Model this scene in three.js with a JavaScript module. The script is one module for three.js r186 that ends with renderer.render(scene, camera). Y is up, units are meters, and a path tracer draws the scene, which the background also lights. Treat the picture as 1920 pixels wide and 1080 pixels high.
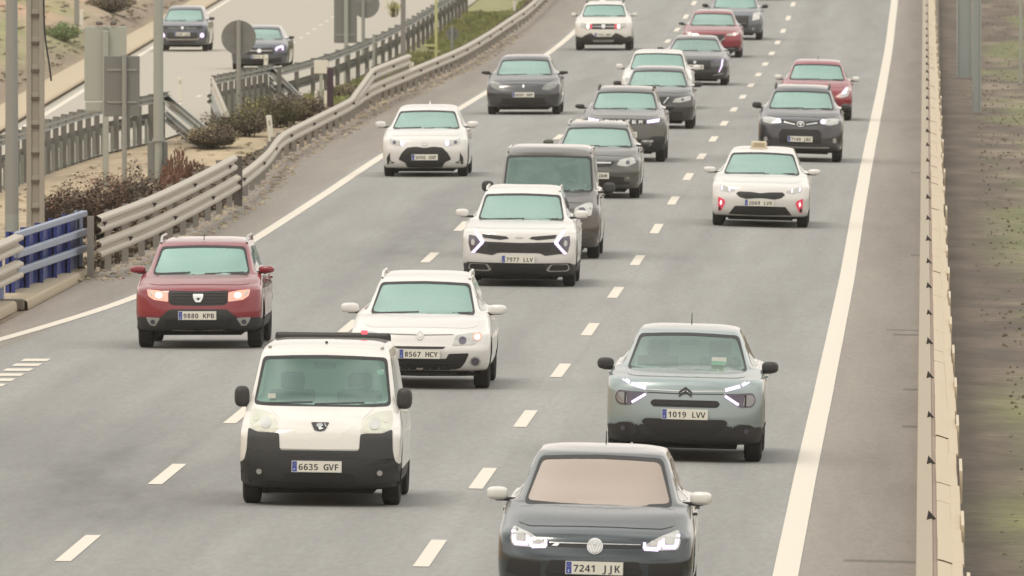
import * as THREE from 'three';
import { mergeGeometries, mergeVertices, toCreasedNormals } from 'three/addons/utils/BufferGeometryUtils.js';
import { TessellateModifier } from 'three/addons/modifiers/TessellateModifier.js';
import { RoundedBoxGeometry } from 'three/addons/geometries/RoundedBoxGeometry.js';
import { Brush, Evaluator, SUBTRACTION } from 'three-bvh-csg';

// ---------------------------------------------------------------- camera, sky, sun, exposure
const scene = new THREE.Scene();
const camera = new THREE.PerspectiveCamera(2.1785, 16 / 9, 1, 9000);   // a very long lens on a bridge over the motorway
camera.position.set(0, 7.24, 0);
camera.rotation.set(-Math.atan(870 / 28400), 0, 0);
camera.focus = 178; camera.userData.fStop = 15;
scene.add(camera);

function makeSky() {                                                     // bright thin overcast: warm near the horizon, a cool green-blue overhead
  const W = 512, H = 256, d = new Float32Array(W * H * 4), rnd = mulberry(5);
  const ph = Array.from({ length: 26 }, () => [rnd() * 6.28, rnd() * 6.28, 1 + Math.floor(rnd() * 7), 2 + rnd() * 9, rnd()]);
  for (let j = 0; j < H; j++) for (let i = 0; i < W; i++) {
    const el = ((j + .5) / H - .5) * Math.PI, s = Math.max(0, Math.sin(el)), az = i / W * 2 * Math.PI;
    let c = 0; for (const [a, b, k, q, w] of ph) c += Math.sin(k * az + a + 1.3 * Math.sin(q * el + b)) * Math.cos(q * el * 1.7 + b) * (.4 + .6 * w);
    const cl = 1 + .12 * c * Math.min(1, s * 2.5);
    const t = Math.min(1, Math.pow(s, .55)), o = (j * W + i) * 4;
    const hz = [1.02, .915, .82], ze = [.95, .955, .92];
    const below = el < 0 ? Math.max(.25, 1 + el * 2.2) : 1;
    for (let k = 0; k < 3; k++) d[o + k] = (hz[k] * (1 - t) + ze[k] * t) * (.92 + .22 * s) * cl * below;
    d[o + 3] = 1;
  }
  const tx = new THREE.DataTexture(d, W, H, THREE.RGBAFormat, THREE.FloatType);
  tx.mapping = THREE.EquirectangularReflectionMapping; tx.magFilter = tx.minFilter = THREE.LinearFilter; tx.needsUpdate = true;
  return tx;
}
function mulberry(a) { return () => { a |= 0; a = a + 0x6D2B79F5 | 0; let t = Math.imul(a ^ a >>> 15, 1 | a); t = t + Math.imul(t ^ t >>> 7, 61 | t) ^ t; return ((t ^ t >>> 14) >>> 0) / 4294967296; }; }
const sky = makeSky();
scene.background = sky; scene.environment = sky;

const sun = new THREE.DirectionalLight(new THREE.Color(1, .90, .77), .9);
sun.position.set(-60, 150, -150); sun.target.position.set(0, 0, -230);
sun.castShadow = true; sun.shadow.radius = 30; sun.shadow.mapSize.set(2048, 2048);
Object.assign(sun.shadow.camera, { left: -60, right: 60, top: 300, bottom: -300, near: 1, far: 800 });
scene.add(sun, sun.target);
scene.fog = new THREE.FogExp2(new THREE.Color(.90, .84, .72), .00010);

const renderer = new THREE.WebGLRenderer({ antialias: true });
renderer.setSize(1024, 576);
renderer.toneMapping = THREE.LinearToneMapping;
renderer.toneMappingExposure = 1.17;
renderer.shadowMap.enabled = true;

// ---------------------------------------------------------------- helpers
const R = mulberry(71), rr = (a, b) => a + (b - a) * R();
const lerp = (a, b, t) => a + (b - a) * t, clamp = (x, a, b) => Math.min(b, Math.max(a, x));
const sstep = (a, b, x) => { const t = clamp((x - a) / (b - a), 0, 1); return t * t * (3 - 2 * t); };
function hash2(i, j) { let h = Math.imul(i, 374761393) + Math.imul(j, 668265263) | 0; h = Math.imul(h ^ h >>> 13, 1274126177); return ((h ^ h >>> 16) >>> 0) / 4294967296; }
function vnoise(x, y) { const i = Math.floor(x), j = Math.floor(y), u = x - i, v = y - j, a = u * u * (3 - 2 * u), b = v * v * (3 - 2 * v); return lerp(lerp(hash2(i, j), hash2(i + 1, j), a), lerp(hash2(i, j + 1), hash2(i + 1, j + 1), a), b); }
const fbm = (x, y, n = 4) => { let s = 0, a = .5, t = 0; for (let k = 0; k < n; k++) { s += a * vnoise(x, y); t += a; x = x * 2.03 + 17.1; y = y * 2.03 + 9.7; a *= .5; } return s / t; };
function pchip(xs, ys) {
  const n = xs.length, h = [], d = [], m = new Array(n).fill(0);
  for (let i = 0; i < n - 1; i++) { h.push(xs[i + 1] - xs[i]); d.push((ys[i + 1] - ys[i]) / h[i]); }
  m[0] = d[0]; m[n - 1] = d[n - 2];
  for (let i = 1; i < n - 1; i++) m[i] = d[i - 1] * d[i] <= 0 ? 0 : 2 * d[i - 1] * d[i] / (d[i - 1] + d[i]);
  return (x) => {
    let i = 0; while (i < n - 2 && x > xs[i + 1]) i++;
    const t = (x - xs[i]) / h[i], t2 = t * t, t3 = t2 * t;
    if (t < 0) return ys[0] + m[0] * (x - xs[0]); if (t > 1) return ys[n - 1] + m[n - 1] * (x - xs[n - 1]);
    return (2 * t3 - 3 * t2 + 1) * ys[i] + (t3 - 2 * t2 + t) * h[i] * m[i] + (-2 * t3 + 3 * t2) * ys[i + 1] + (t3 - t2) * h[i] * m[i + 1];
  };
}
const used = {};
function numbered(n) { if (!(n in used)) { used[n] = 0; return n; } return n + '_' + String(++used[n]).padStart(3, '0'); }
function std(c, rough = .7, metal = 0, extra = {}) { const m = new THREE.MeshPhysicalMaterial({ roughness: rough, metalness: metal, ...extra }); m.color.setRGB(...c); return m; }
function part(name, geo, mat, parent, label) { const m = new THREE.Mesh(geo, mat); m.name = name; m.castShadow = m.receiveShadow = true; parent.add(m); if (label) m.userData.label = label; return m; }
function thing(name, label, category, pos, turn = 0, group) {
  const o = new THREE.Group(); o.name = numbered(name); o.position.set(...pos); o.rotation.y = turn; scene.add(o);
  o.userData = { label, category }; if (group) o.userData.group = group; return o;
}
function box(w, h, d, x = 0, y = 0, z = 0, r = 0) { const g = r ? new RoundedBoxGeometry(w, h, d, 2, r) : new THREE.BoxGeometry(w, h, d); return g.translate(x, y, z); }
function cyl(r0, r1, h, x = 0, y = 0, z = 0, seg = 14) { return new THREE.CylinderGeometry(r1, r0, h, seg).translate(x, y + h / 2, z); }
function merge(list) { return mergeGeometries(list.map((g) => { const q = g.index ? g.toNonIndexed() : g.clone(); for (const k of Object.keys(q.attributes)) if (k !== 'position' && k !== 'normal') q.deleteAttribute(k); return q; })); }
function ss(name, geo, mat, parent) { const m = part(name, geo, mat, parent || scene); if (!parent) { m.name = numbered(name); m.userData.kind = 'structure'; } return m; }

// ---------------------------------------------------------------- the lie of the land: D metres ahead, o metres right of the line between the middle and right lanes
const roadX = (D) => -.82 + .0279 * (D - 150);
const grade = pchip([60, 150, 185, 220, 250, 290, 325, 380, 430, 465, 500, 535, 600, 700, 900, 1500, 4000], [0, 0, -.04, -.11, -.12, .02, .10, .12, .12, .19, .40, .86, 1.9, 3.4, 6, 12, 30]);
const cross = (o) => o > 0 ? -.026 * o : o > -3.5 ? -.013 * o : .0455;
const roadY = (D, o) => grade(D) + cross(o);
const sideEdge = pchip([300, 345, 364, 380, 405, 440, 500, 576, 700, 1200], [-11.9, -10.2, -9.4, -8.4, -7.5, -5.4, -3.9, -2.7, -1, 4]);  // guard rail of the slip road
const LOW = -.66;
function landY(x, D) {
  const o = x - roadX(D);
  let y = roadY(D, clamp(o, -12, 6)) - .06;
  const right = sstep(5.2, 7, o); y += right * (-.05 + .22 * (fbm(x * .5, D * .16) - .5) + .1 * (fbm(x * 2.1, D * .7) - .5));
  const left = sstep(-9.0, -11.2, o);
  if (left > 0) {
    const e = sideEdge(D);
    let low = LOW - .05 + .12 * (fbm(x * .8, D * .3) - .5) * sstep(e + .2, e + 1.2, x);
    const k = -13.9 - x; if (k > 0) low += Math.min(9, k * .42) * (.85 + .3 * fbm(x * .4, D * .05)) + .25 * (fbm(x * 1.5, D * .25) - .5) * sstep(0, 1, k);
    y = lerp(y, low, left);
  }
  return y;
}
// ---------------------------------------------------------------- land, carriageway, markings
function sheet(us, vs, f, uv, col) {
  const p = [], t = [], c = [], ix = [];
  for (const v of vs) for (const u of us) { p.push(...f(u, v)); if (uv) t.push(...uv(u, v)); if (col) c.push(...col(u, v)); }
  const n = us.length;
  for (let j = 0; j < vs.length - 1; j++) for (let i = 0; i < n - 1; i++) { const a = j * n + i, b = a + 1, d = a + n, e = d + 1; ix.push(a, b, e, a, e, d); }
  const g = new THREE.BufferGeometry(); g.setAttribute('position', new THREE.Float32BufferAttribute(p, 3));
  if (uv) g.setAttribute('uv', new THREE.Float32BufferAttribute(t, 2)); if (col) g.setAttribute('color', new THREE.Float32BufferAttribute(c, 3));
  g.setIndex(ix); g.computeVertexNormals(); return g;
}
const range = (a, b, s) => { const r = []; for (let x = a; x < b - 1e-6; x += s) r.push(x); r.push(b); return r; };
{
  const xs = [-4000, -1500, -600, -250, -100, -60, ...range(-40, 30, .5), 60, 120, 300, 1000, 4000];
  const ds = [-300, -60, 0, 60, ...range(100, 760, 2), 800, 900, 1100, 1500, 2500, 4500];
  const C = { earth: [.30, .23, .16], dry: [.37, .30, .18], brown: [.165, .125, .095], green: [.24, .245, .105], pale: [.46, .36, .245], pink: [.47, .31, .205] };
  const mix = (a, b, t) => a.map((v, i) => lerp(v, b[i], t));
  const col = (x, D) => {
    const o = x - roadX(D), n1 = fbm(x * .7 + 40, D * .1), n2 = fbm(x * 2.3, D * .45 + 9), n3 = fbm(x * .25 + 3, D * .035 + 50);
    let c;
    if (o > 3) {
      const n4 = fbm(x * .9 + 13, D * .055 + 3), n5 = fbm(x * 1.6 + 31, D * .3 + 8), dark = [.088, .066, .050];
      c = mix(dark, C.brown, sstep(.4, .7, n2) * .5);
      c = mix(c, [.15, .165, .06], sstep(.45, .6, n4) * sstep(5.6, 6.6, o) * .75);
      for (const [go, gd, ro, rd] of [[5.95, 163, .45, 6], [6.3, 195, .6, 7], [11.5, 490, 2.2, 30], [8, 300, 1, 14]]) c = mix(c, [.17, .18, .065], Math.exp(-(((o - go) / ro) ** 2) - ((D - gd) / rd) ** 2) * (.5 + .5 * n2));
      c = mix(c, [.22, .18, .13], sstep(.47, .6, n5) * sstep(.38, .52, n1) * .85 * sstep(5.7, 6.7, o));
    } else if (x > sideEdge(D) - 2) {
      c = mix(C.earth, C.dry, sstep(.4, .65, n1));
      c = mix(c, C.brown, sstep(-10.6, -9.4, o) * .75 * sstep(.3, .55, n2));
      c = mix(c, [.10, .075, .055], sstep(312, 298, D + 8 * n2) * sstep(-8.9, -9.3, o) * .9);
      c = mix(c, C.green, sstep(425, 470, D) * sstep(-9.6, -10.6, o) * sstep(.3, .5, n1 + .12) * .85);
      c = mix(c, C.pale, sstep(.3, .5, n1 + .1) * sstep(395, 350, D) * sstep(-8.9, -9.6, o) * .65);
    } else {
      const k = -13.9 - x;
      c = mix(C.pale, C.earth, .35 + .5 * n2);
      c = mix(c, C.brown, sstep(.2, .6, k) * sstep(1.7, 1.1, k + n2 - .5) * .6);
      c = mix(c, C.pink, sstep(2.0, 2.9, k) * sstep(.35, .6, n3 + .15));
      c = mix(c, C.green, sstep(1.4, 2.2, k) * sstep(.54, .66, fbm(x * .6 + 7, D * .05 + 2)) * .7);
      for (const [gx, gd, rx, rd] of [[-15.35, 514, .8, 16], [-15.9, 474, .9, 14], [-17, 505, .8, 14]]) c = mix(c, C.green, Math.min(1, 1.3 * Math.exp(-(((x - gx) / rx) ** 2) - ((D - gd) / rd) ** 2)) * (.4 + .6 * n2));
    }
    const q = 1.15 + .5 * n2; return c.map((v) => v * q);
  };
  const g = sheet(xs, ds, (x, D) => [x, landY(x, D), -D], (x, D) => [x * .4, D * .4], col);
  const m = std([1, 1, 1], .95); m.vertexColors = true;
  const N = 1024, px = new Uint8Array(N * N * 4), wrap = (a, n) => ((a % n) + n) % n, tn = (x, y, n) => { const i = Math.floor(x), j = Math.floor(y), u = x - i, v = y - j, h = (a, b) => hash2(wrap(a, n), wrap(b, n) + n * 7); return lerp(lerp(h(i, j), h(i + 1, j), u), lerp(h(i, j + 1), h(i + 1, j + 1), u), v); };
  for (let j = 0; j < N; j++) for (let i = 0; i < N; i++) { const v = .35 * tn(i / 32, j / 32, 32) + .3 * tn(i / 12, j / 12, 86) + .35 * tn(i / 5, j / 5, 205), q = (j * N + i) * 4, g = clamp(Math.round(255 * (.52 + .6 * v * v + .12 * v)), 0, 255); px[q] = g; px[q + 1] = g; px[q + 2] = Math.round(g * .98); px[q + 3] = 255; }
  const tx = new THREE.DataTexture(px, N, N); tx.wrapS = tx.wrapT = THREE.RepeatWrapping; tx.magFilter = THREE.LinearFilter; tx.repeat.set(.2, .2); tx.needsUpdate = true; m.map = tx;
  ss('ground', g, m);
}
const D0 = 95, D1 = 900;
const roadway = new THREE.Group(); roadway.name = 'motorway'; roadway.userData.kind = 'structure'; scene.add(roadway);
{
  const W = 1024, H = 2048, px = new Uint8Array(W * H * 4);
  const blot = [[-3.9, 164, 1.3, 9, .16], [-4.6, 172, .9, 8, .13], [-3.3, 158, .7, 5, .16], [-4.0, 263, .8, 22, .17], [-4.3, 290, .7, 20, .10], [-6.1, 157, .8, 8, .10], [-5.7, 178, 1.2, 10, .09], [-2.2, 187, .8, 12, .08], [-1.0, 200, .6, 9, .07]];
  for (let j = 0; j < H; j++) {
    const D = 100 + (j + .5) / H * 500;
    for (let i = 0; i < W; i++) {
      const o = -12 + (i + .5) / W * 18;
      let v = 1, warm = 0;
      const lane = ((o + 7 + 35) % 3.5) / 3.5;
      v *= 1 - .075 * (Math.exp(-((lane - .25) ** 2) / .012) + Math.exp(-((lane - .75) ** 2) / .012));
      v *= 1 + .10 * (fbm(o * .9 + 5, D * .03) - .5) * 2 + .09 * (fbm(o * 3, D * .12 + 30, 3) - .5) * 2;
      v *= 1 + .16 * (vnoise(o * 28, D * 4) - .5);
      v *= 1 - .06 * sstep(-2.5, -6, o) * sstep(205, 160, D) - .05 * Math.exp(-(((o + 3.62) / .05) ** 2)) - .04 * Math.exp(-(((o - .13) / .04) ** 2));
      for (const [bo, bd, ro, rd, a] of blot) { const q = ((o - bo - .02 * (D - bd)) / ro) ** 2 + ((D - bd) / rd) ** 2; if (q < 4) v *= 1 - 1.25 * a * Math.exp(-q * 1.2) * (.5 + fbm(o * 3, D * .5, 3)); }
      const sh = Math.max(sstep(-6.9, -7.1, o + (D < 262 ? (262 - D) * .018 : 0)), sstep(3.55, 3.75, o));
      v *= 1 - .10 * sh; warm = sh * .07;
      const edge = Math.max(sstep(-8.0, -9.2, o), sstep(4.6, 4.95, o)) * (.5 + .7 * fbm(o * 2, D * .15, 3)); v *= 1 - .18 * edge; warm += .07 * edge;
      if (o > 4.1 && o < 4.85) for (const [jd, l] of [[151, 4.1], [221.5, 4.4], [223.5, 4.3], [316, 4.5], [455, 4.2], [518, 4.2], [262, 4.6], [186, 4.62], [199, 4.6]]) if (Math.abs(D - jd) < .32 && o > l) v *= .62;
      // sealed cracks
      const ck = Math.abs(o + 4.9 + .35 * Math.sin(D * .7) + .2 * Math.sin(D * 1.9) - (D - 150) * .05); if (D > 146 && D < 153 && ck < .035) v *= .72;
      const q = (j * W + i) * 4, b = .305 * v;
      const rgb = [b * (.985 + warm), b * (.97 - warm * .3), b * (.92 - warm * 1.2)];
      for (let k = 0; k < 3; k++) px[q + k] = clamp(Math.round(255 * (1.055 * Math.pow(rgb[k], 1 / 2.4) - .055)), 0, 255);
      px[q + 3] = 255;
    }
  }
  const tx = new THREE.DataTexture(px, W, H); tx.colorSpace = THREE.SRGBColorSpace; tx.magFilter = THREE.LinearFilter; tx.wrapS = tx.wrapT = THREE.ClampToEdgeWrapping; tx.needsUpdate = true;
  const m = std([1, 1, 1], .82); m.map = tx; m.specularIntensity = .35;
  const os = [-11.5, -11, -10.5, -10, -9.5, -9, -8, -7, -5.2, -3.5, -2.6, -1.7, -.8, 0, 1, 2, 3.5, 4.2, 5.15];
  const leftEdge = (D) => D < 300 ? -8.62 : -9.3;
  const fo = (o, D) => Math.max(o, leftEdge(D));
  ss('asphalt', sheet(os.filter((o) => o > -9), range(D0, D1, 4), (o, D) => { const q = o <= -8 ? leftEdge(D) : o; return [roadX(D) + q, roadY(D, q), -D]; }, (o, D) => { const q = o <= -8 ? leftEdge(D) : o; return [(q + 12) / 18, (D - 100) / 500]; }), m, roadway);
}
const paintWhite = std([.70, .64, .55], .7); paintWhite.specularIntensity = .4;
function strip(o, w, a, b, lift = .006, step = 3) {
  const f = typeof o === 'function' ? o : () => o;
  return sheet([-w / 2, w / 2], range(a, b, step), (u, D) => [roadX(D) + f(D) + u, roadY(D, f(D) + u) + lift, -D]);
}
{
  const wob = (D) => .03 * (fbm(D * .02, 3) - .5);
  ss('edge_line', strip((D) => 3.56 + wob(D), .25, D0, D1), paintWhite, roadway);
  const le = pchip([150, 190, 214, 235, 260, 300, 900], [-13, -9.9, -8.25, -7.33, -6.95, -6.80, -6.85]);
  ss('edge_line', strip((D) => le(D) + wob(D + 500), .2, 206, D1), paintWhite, roadway);
  for (let k = -2; k < 32; k++) for (const o of [0, -3.5]) {
    const D = 150.3 + 17.5 * k; ss('lane_dash', strip(o, .16, D - 2.75 + rr(-.1, .1), D + 2.75 + rr(-.1, .1), .006, 1.4), paintWhite, roadway);
  }
  for (let k = 0; k < 17; k++) { const D = 205.6 - 1.97 * k; ss('lane_block', strip(-7.2, .36, D - .5, D + .5, .006, .5), paintWhite, roadway); }
}
// slip road on the left
const slip = new THREE.Group(); slip.name = 'slip_road'; slip.userData.kind = 'structure'; scene.add(slip);
{
  const m = std([.44, .405, .345], .85); m.specularIntensity = .3;
  const L = -13.05;
  const us = range(0, 1, .1), f = (u, D) => [lerp(L, sideEdge(D) - .35, u), LOW, -D];
  ss('pavement', sheet(us, range(280, 1150, 5), f), m, slip);
  const fl = (x, w, a, b) => sheet([-w / 2, w / 2], range(a, b, 4), (u, D) => [x(D) + u, LOW + .006, -D]);
  ss('edge_line', fl(() => L + .35, .18, 285, 1100), paintWhite, slip);
  for (let D = 330; D < 700; D += 12) ss('lane_dash', fl((d) => lerp(L, sideEdge(d), .52), .14, D, D + 3), paintWhite, slip);
  const gut = std([.50, .41, .285], .9);
  ss('gutter', sheet([-14.0, -13.75, -13.3, L], range(280, 1100, 6), (x, D) => [x, LOW + (x < -13.9 ? .22 : x < -13.7 ? .12 : x < -13.2 ? .02 : .05), -D]), gut, slip);
  const k = sheet([L - .12, L], range(280, 1100, 6), (x, D) => [x, LOW + .09, -D]);
  ss('kerb', k, std([.40, .32, .22], .9), slip);
}
// ---------------------------------------------------------------- cars
const tess = (edge) => new TessellateModifier(edge, 7);
function rnd(pts0, r, seg = 4) {                                    // rounds the corners of a polygon
  const pts = pts0.filter(([x, y], i) => { const [a, b] = pts0[(i + 1) % pts0.length]; return Math.hypot(a - x, b - y) > 1e-5; });
  if (!r) return pts; const out = [], n = pts.length;
  for (let i = 0; i < n; i++) {
    const [ax, ay] = pts[(i + n - 1) % n], [bx, by] = pts[i], [cx, cy] = pts[(i + 1) % n];
    const la = Math.hypot(ax - bx, ay - by), lc = Math.hypot(cx - bx, cy - by), q = Math.min(r, la * .45, lc * .45);
    const p = [bx + (ax - bx) / la * q, by + (ay - by) / la * q], s = [bx + (cx - bx) / lc * q, by + (cy - by) / lc * q];
    for (let k = 0; k <= seg; k++) { const t = k / seg, u = 1 - t; out.push([u * u * p[0] + 2 * u * t * bx + t * t * s[0], u * u * p[1] + 2 * u * t * by + t * t * s[1]]); }
  }
  return out;
}
const mirrorX = (pts) => pts.map(([x, y]) => [-x, y]).reverse();
const rect = (x0, y0, x1, y1) => [[x0, y0], [x1, y0], [x1, y1], [x0, y1]];
const disc = (x, y, rx, ry = rx, n = 16) => Array.from({ length: n }, (_, i) => [x + rx * Math.cos(i / n * 6.2832), y + ry * Math.sin(i / n * 6.2832)]);
const sym = (half) => [...half, ...mirrorX(half)];                  // half outline on x > 0, from the top centre round to the bottom centre
function bar(x0, y0, x1, y1, w) { const l = Math.hypot(x1 - x0, y1 - y0), nx = -(y1 - y0) / l * w / 2, ny = (x1 - x0) / l * w / 2; return [[x0 + nx, y0 + ny], [x0 - nx, y0 - ny], [x1 - nx, y1 - ny], [x1 + nx, y1 + ny]]; }

class DepthMap {                                                    // the outermost surface of a body seen along one axis
  constructor(g, a, b, c, sign, a0, a1, b0, b1, res = .01) {
    const nx = this.nx = Math.ceil((a1 - a0) / res), ny = this.ny = Math.ceil((b1 - b0) / res), v = this.v = new Float32Array(nx * ny).fill(-1e9);
    Object.assign(this, { a0, b0, res, sign });
    const p = g.attributes.position.array, ix = g.index.array;
    for (let t = 0; t < ix.length; t += 3) {
      const q = [0, 1, 2].map((k) => { const i = ix[t + k] * 3; return [(p[i + a] - a0) / res - .5, (p[i + b] - b0) / res - .5, p[i + c] * sign]; });
      const [A, B, C] = q, det = (B[1] - C[1]) * (A[0] - C[0]) + (C[0] - B[0]) * (A[1] - C[1]); if (Math.abs(det) < 1e-9) continue;
      const x0 = Math.max(0, Math.ceil(Math.min(A[0], B[0], C[0]))), x1 = Math.min(nx - 1, Math.floor(Math.max(A[0], B[0], C[0]))), y0 = Math.max(0, Math.ceil(Math.min(A[1], B[1], C[1]))), y1 = Math.min(ny - 1, Math.floor(Math.max(A[1], B[1], C[1])));
      for (let y = y0; y <= y1; y++) for (let x = x0; x <= x1; x++) {
        const l = ((B[1] - C[1]) * (x - C[0]) + (C[0] - B[0]) * (y - C[1])) / det, m = ((C[1] - A[1]) * (x - C[0]) + (A[0] - C[0]) * (y - C[1])) / det, n = 1 - l - m;
        if (l < -1e-4 || m < -1e-4 || n < -1e-4) continue;
        const d = l * A[2] + m * B[2] + n * C[2]; if (d > v[y * nx + x]) v[y * nx + x] = d;
      }
    }
  }
  at(a, b) {
    const x = (a - this.a0) / this.res - .5, y = (b - this.b0) / this.res - .5, i = Math.floor(x), j = Math.floor(y);
    let s = 0, w = 0;
    for (let dj = 0; dj < 2; dj++) for (let di = 0; di < 2; di++) {
      const xx = i + di, yy = j + dj; if (xx < 0 || yy < 0 || xx >= this.nx || yy >= this.ny) continue;
      const d = this.v[yy * this.nx + xx]; if (d < -1e8) continue; const q = Math.max(1e-4, (1 - Math.abs(x - xx)) * (1 - Math.abs(y - yy))); s += d * q; w += q;
    }
    if (w > 0) return this.sign * s / w;
    for (let r = 1; r < 12; r++) for (let k = -r; k <= r; k++) for (const [dx, dy] of [[k, -r], [k, r], [-r, k], [r, k]]) {
      const xx = i + dx, yy = j + dy; if (xx < 0 || yy < 0 || xx >= this.nx || yy >= this.ny) continue; const d = this.v[yy * this.nx + xx]; if (d > -1e8) return this.sign * d;
    }
    return 0;
  }
}
function drape(pts, map, axis, off = .005, thick = .012, edge = .07, holes) {   // a panel cut to an outline and laid on the body
  const sh = new THREE.Shape(pts.map(([x, y]) => new THREE.Vector2(x, y)));
  if (holes) for (const h of holes) sh.holes.push(new THREE.Path(h.map(([x, y]) => new THREE.Vector2(x, y))));
  let g = new THREE.ShapeGeometry(sh).toNonIndexed(); g.deleteAttribute('uv'); g.deleteAttribute('normal');
  g = mergeVertices(tess(edge).modify(g), 1e-5);
  const s = axis === 'left' ? -1 : 1;
  const put = (x, y, d) => axis === 'front' ? [x, y, map.at(x, y) + d] : axis === 'top' ? [x, map.at(x, y) + d, y] : [map.at(x, y) + s * d, y, x];
  const p = g.attributes.position;
  for (let i = 0; i < p.count; i++) p.setXYZ(i, ...put(p.getX(i), p.getY(i), off));
  const flip = axis === 'front' ? false : axis === 'top' ? true : axis === 'left' ? false : true;   // right side: (z,y) seen from +x is mirrored
  if (flip) { const ix = g.index.array; for (let i = 0; i < ix.length; i += 3) { const t = ix[i]; ix[i] = ix[i + 1]; ix[i + 1] = t; } }
  g.computeVertexNormals();
  const list = [g];
  for (const ring of [pts, ...(holes || [])]) {
    const v = []; const n = ring.length;
    for (let i = 0; i < n; i++) {
      const [ax, ay] = ring[i], [bx, by] = ring[(i + 1) % n], k = Math.max(1, Math.ceil(Math.hypot(ax - bx, ay - by) / edge));
      for (let q = 0; q < k; q++) {
        const x0 = lerp(ax, bx, q / k), y0 = lerp(ay, by, q / k), x1 = lerp(ax, bx, (q + 1) / k), y1 = lerp(ay, by, (q + 1) / k);
        const A = put(x0, y0, off), B = put(x1, y1, off), C = put(x1, y1, off - thick), E = put(x0, y0, off - thick); v.push(...A, ...C, ...B, ...A, ...E, ...C);
      }
    }
    const q = new THREE.BufferGeometry(); q.setAttribute('position', new THREE.Float32BufferAttribute(v, 3)); q.computeVertexNormals(); list.push(q);
  }
  return merge(list);
}
function bodyShell(P, fine) {                                       // a stack of plan outlines from sill to roof; nose at z = P.nose, rear at z = P.nose - L
  const { L, W, H } = P, hw = W / 2, e = P;
  const rows = [
    [e.yb, .45, L - .4, hw - .16, .5, 3],
    [e.yb + .03, .15, L - .14, hw - .05, .48, 2.8],
    [e.yb + .13, .035, L - .05, hw - .015, .44, 2.7],
    [.50, 0, L, hw, e.lf ?? .40, 2.6],
    [e.hoodY - .13, e.lean * .35, L - .02, hw, e.lf ?? .40, 2.6],
    [e.hoodY - .03, e.lean * .8, L - .04, hw - .004, .42, 2.6],
    [e.hoodY + .015, e.lean * 1.0 + .04, L - .05, hw - .01, .44, 2.5],
    [lerp(e.hoodY, e.cowlY, .35), lerp(e.lean, e.cowlZ, .22), L - .06, hw - .02, .5, 2.4],
    [lerp(e.hoodY, e.cowlY, .7), lerp(e.lean, e.cowlZ, .55), L - .08, hw - .03, .45, 2.6],
    [e.cowlY - .005, e.cowlZ - .06, L - .1, hw - .055, .30, 3],
    [e.cowlY + .035, e.cowlZ + .03, L - .12, e.gw, .26, 3],
    [lerp(e.cowlY, e.roofY, .5), lerp(e.cowlZ, e.roofZ, .49), lerp(L - .12, L - e.tail, .4), lerp(e.gw, e.rw, .46), .24, 3],
    [e.roofY, e.roofZ, L - e.tail, e.rw, .22, 3],
    [lerp(e.roofY, e.H, .55), e.roofZ + .14, L - e.tail - .06, e.rw - .035, .3, 2.8],
    [e.H - .022, e.roofZ + .34, L - e.tail - .18, e.rw - .10, .5, 2.6],
    [e.H - .006, e.roofZ + .62, L - e.tail - .4, e.rw - .24, .6, 2.4],
    [e.H, lerp(e.roofZ, L - e.tail, .45), lerp(e.roofZ, L - e.tail, .55), .06, .03, 2],
  ];
  const t = rows.map((_, i) => i), col = [0, 1, 2, 3, 4, 5].map((c) => pchip(t, rows.map((r) => r[c])));
  const sub = fine ? 6 : 4, nq = fine ? 26 : 16, ns = fine ? 16 : 8, N = (rows.length - 1) * sub;
  const ring = [];
  for (let s = 0; s <= N; s++) {
    const [y, zf, zr, w, lf0, n] = col.map((f) => f(s / sub)); const lf = Math.min(lf0, (zr - zf) * .45), lr = Math.min(.5, (zr - zf) * .4), half = [];
    for (let k = 0; k < nq; k++) { const a = k / nq * Math.PI / 2; half.push([w * Math.pow(Math.sin(a), 2 / n), zf + lf - lf * Math.pow(Math.cos(a), 2 / n)]); }
    for (let k = 0; k <= ns; k++) half.push([w, lerp(zf + lf, zr - lr, k / ns)]);
    for (let k = 1; k <= nq; k++) { const a = (1 - k / nq) * Math.PI / 2; half.push([w * Math.pow(Math.max(0, Math.sin(a)), 2 / 3), zr - lr + lr * Math.pow(Math.cos(a), 2 / 3)]); }
    half[half.length - 1][0] = 0;
    const full = [...half, ...half.slice(1, -1).reverse().map(([x, z]) => [-x, z])];
    ring.push(full.map(([x, z]) => [x, y, P.nose - z]));
  }
  const M = ring[0].length, pos = [], ix = [];
  ring.forEach((r) => r.forEach((v) => pos.push(...v)));
  for (let s = 0; s < N; s++) for (let i = 0; i < M; i++) { const a = s * M + i, b = s * M + (i + 1) % M, c = a + M, d = b + M; ix.push(a, b, d, a, d, c); }
  const zc = P.nose - L / 2; pos.push(0, P.yb, zc, 0, e.H, P.nose - lerp(e.roofZ, L - e.tail, .5)); const cb = ring.length * M, ct = cb + 1;
  for (let i = 0; i < M; i++) { const j = (i + 1) % M; ix.push(cb, j, i); ix.push(ct, N * M + i, N * M + j); }
  const g = new THREE.BufferGeometry(); g.setAttribute('position', new THREE.Float32BufferAttribute(pos, 3)); g.setIndex(ix);
  // make sure faces look outwards
  g.computeVertexNormals(); const nn = g.attributes.normal; let s = 0; for (let i = 0; i < nn.count - 2; i++) s += nn.getX(i) * pos[i * 3] + .0; if (s < 0) { const a = g.index.array; for (let i = 0; i < a.length; i += 3) { const q = a[i]; a[i] = a[i + 1]; a[i + 1] = q; } g.computeVertexNormals(); }
  return g;
}
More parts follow.
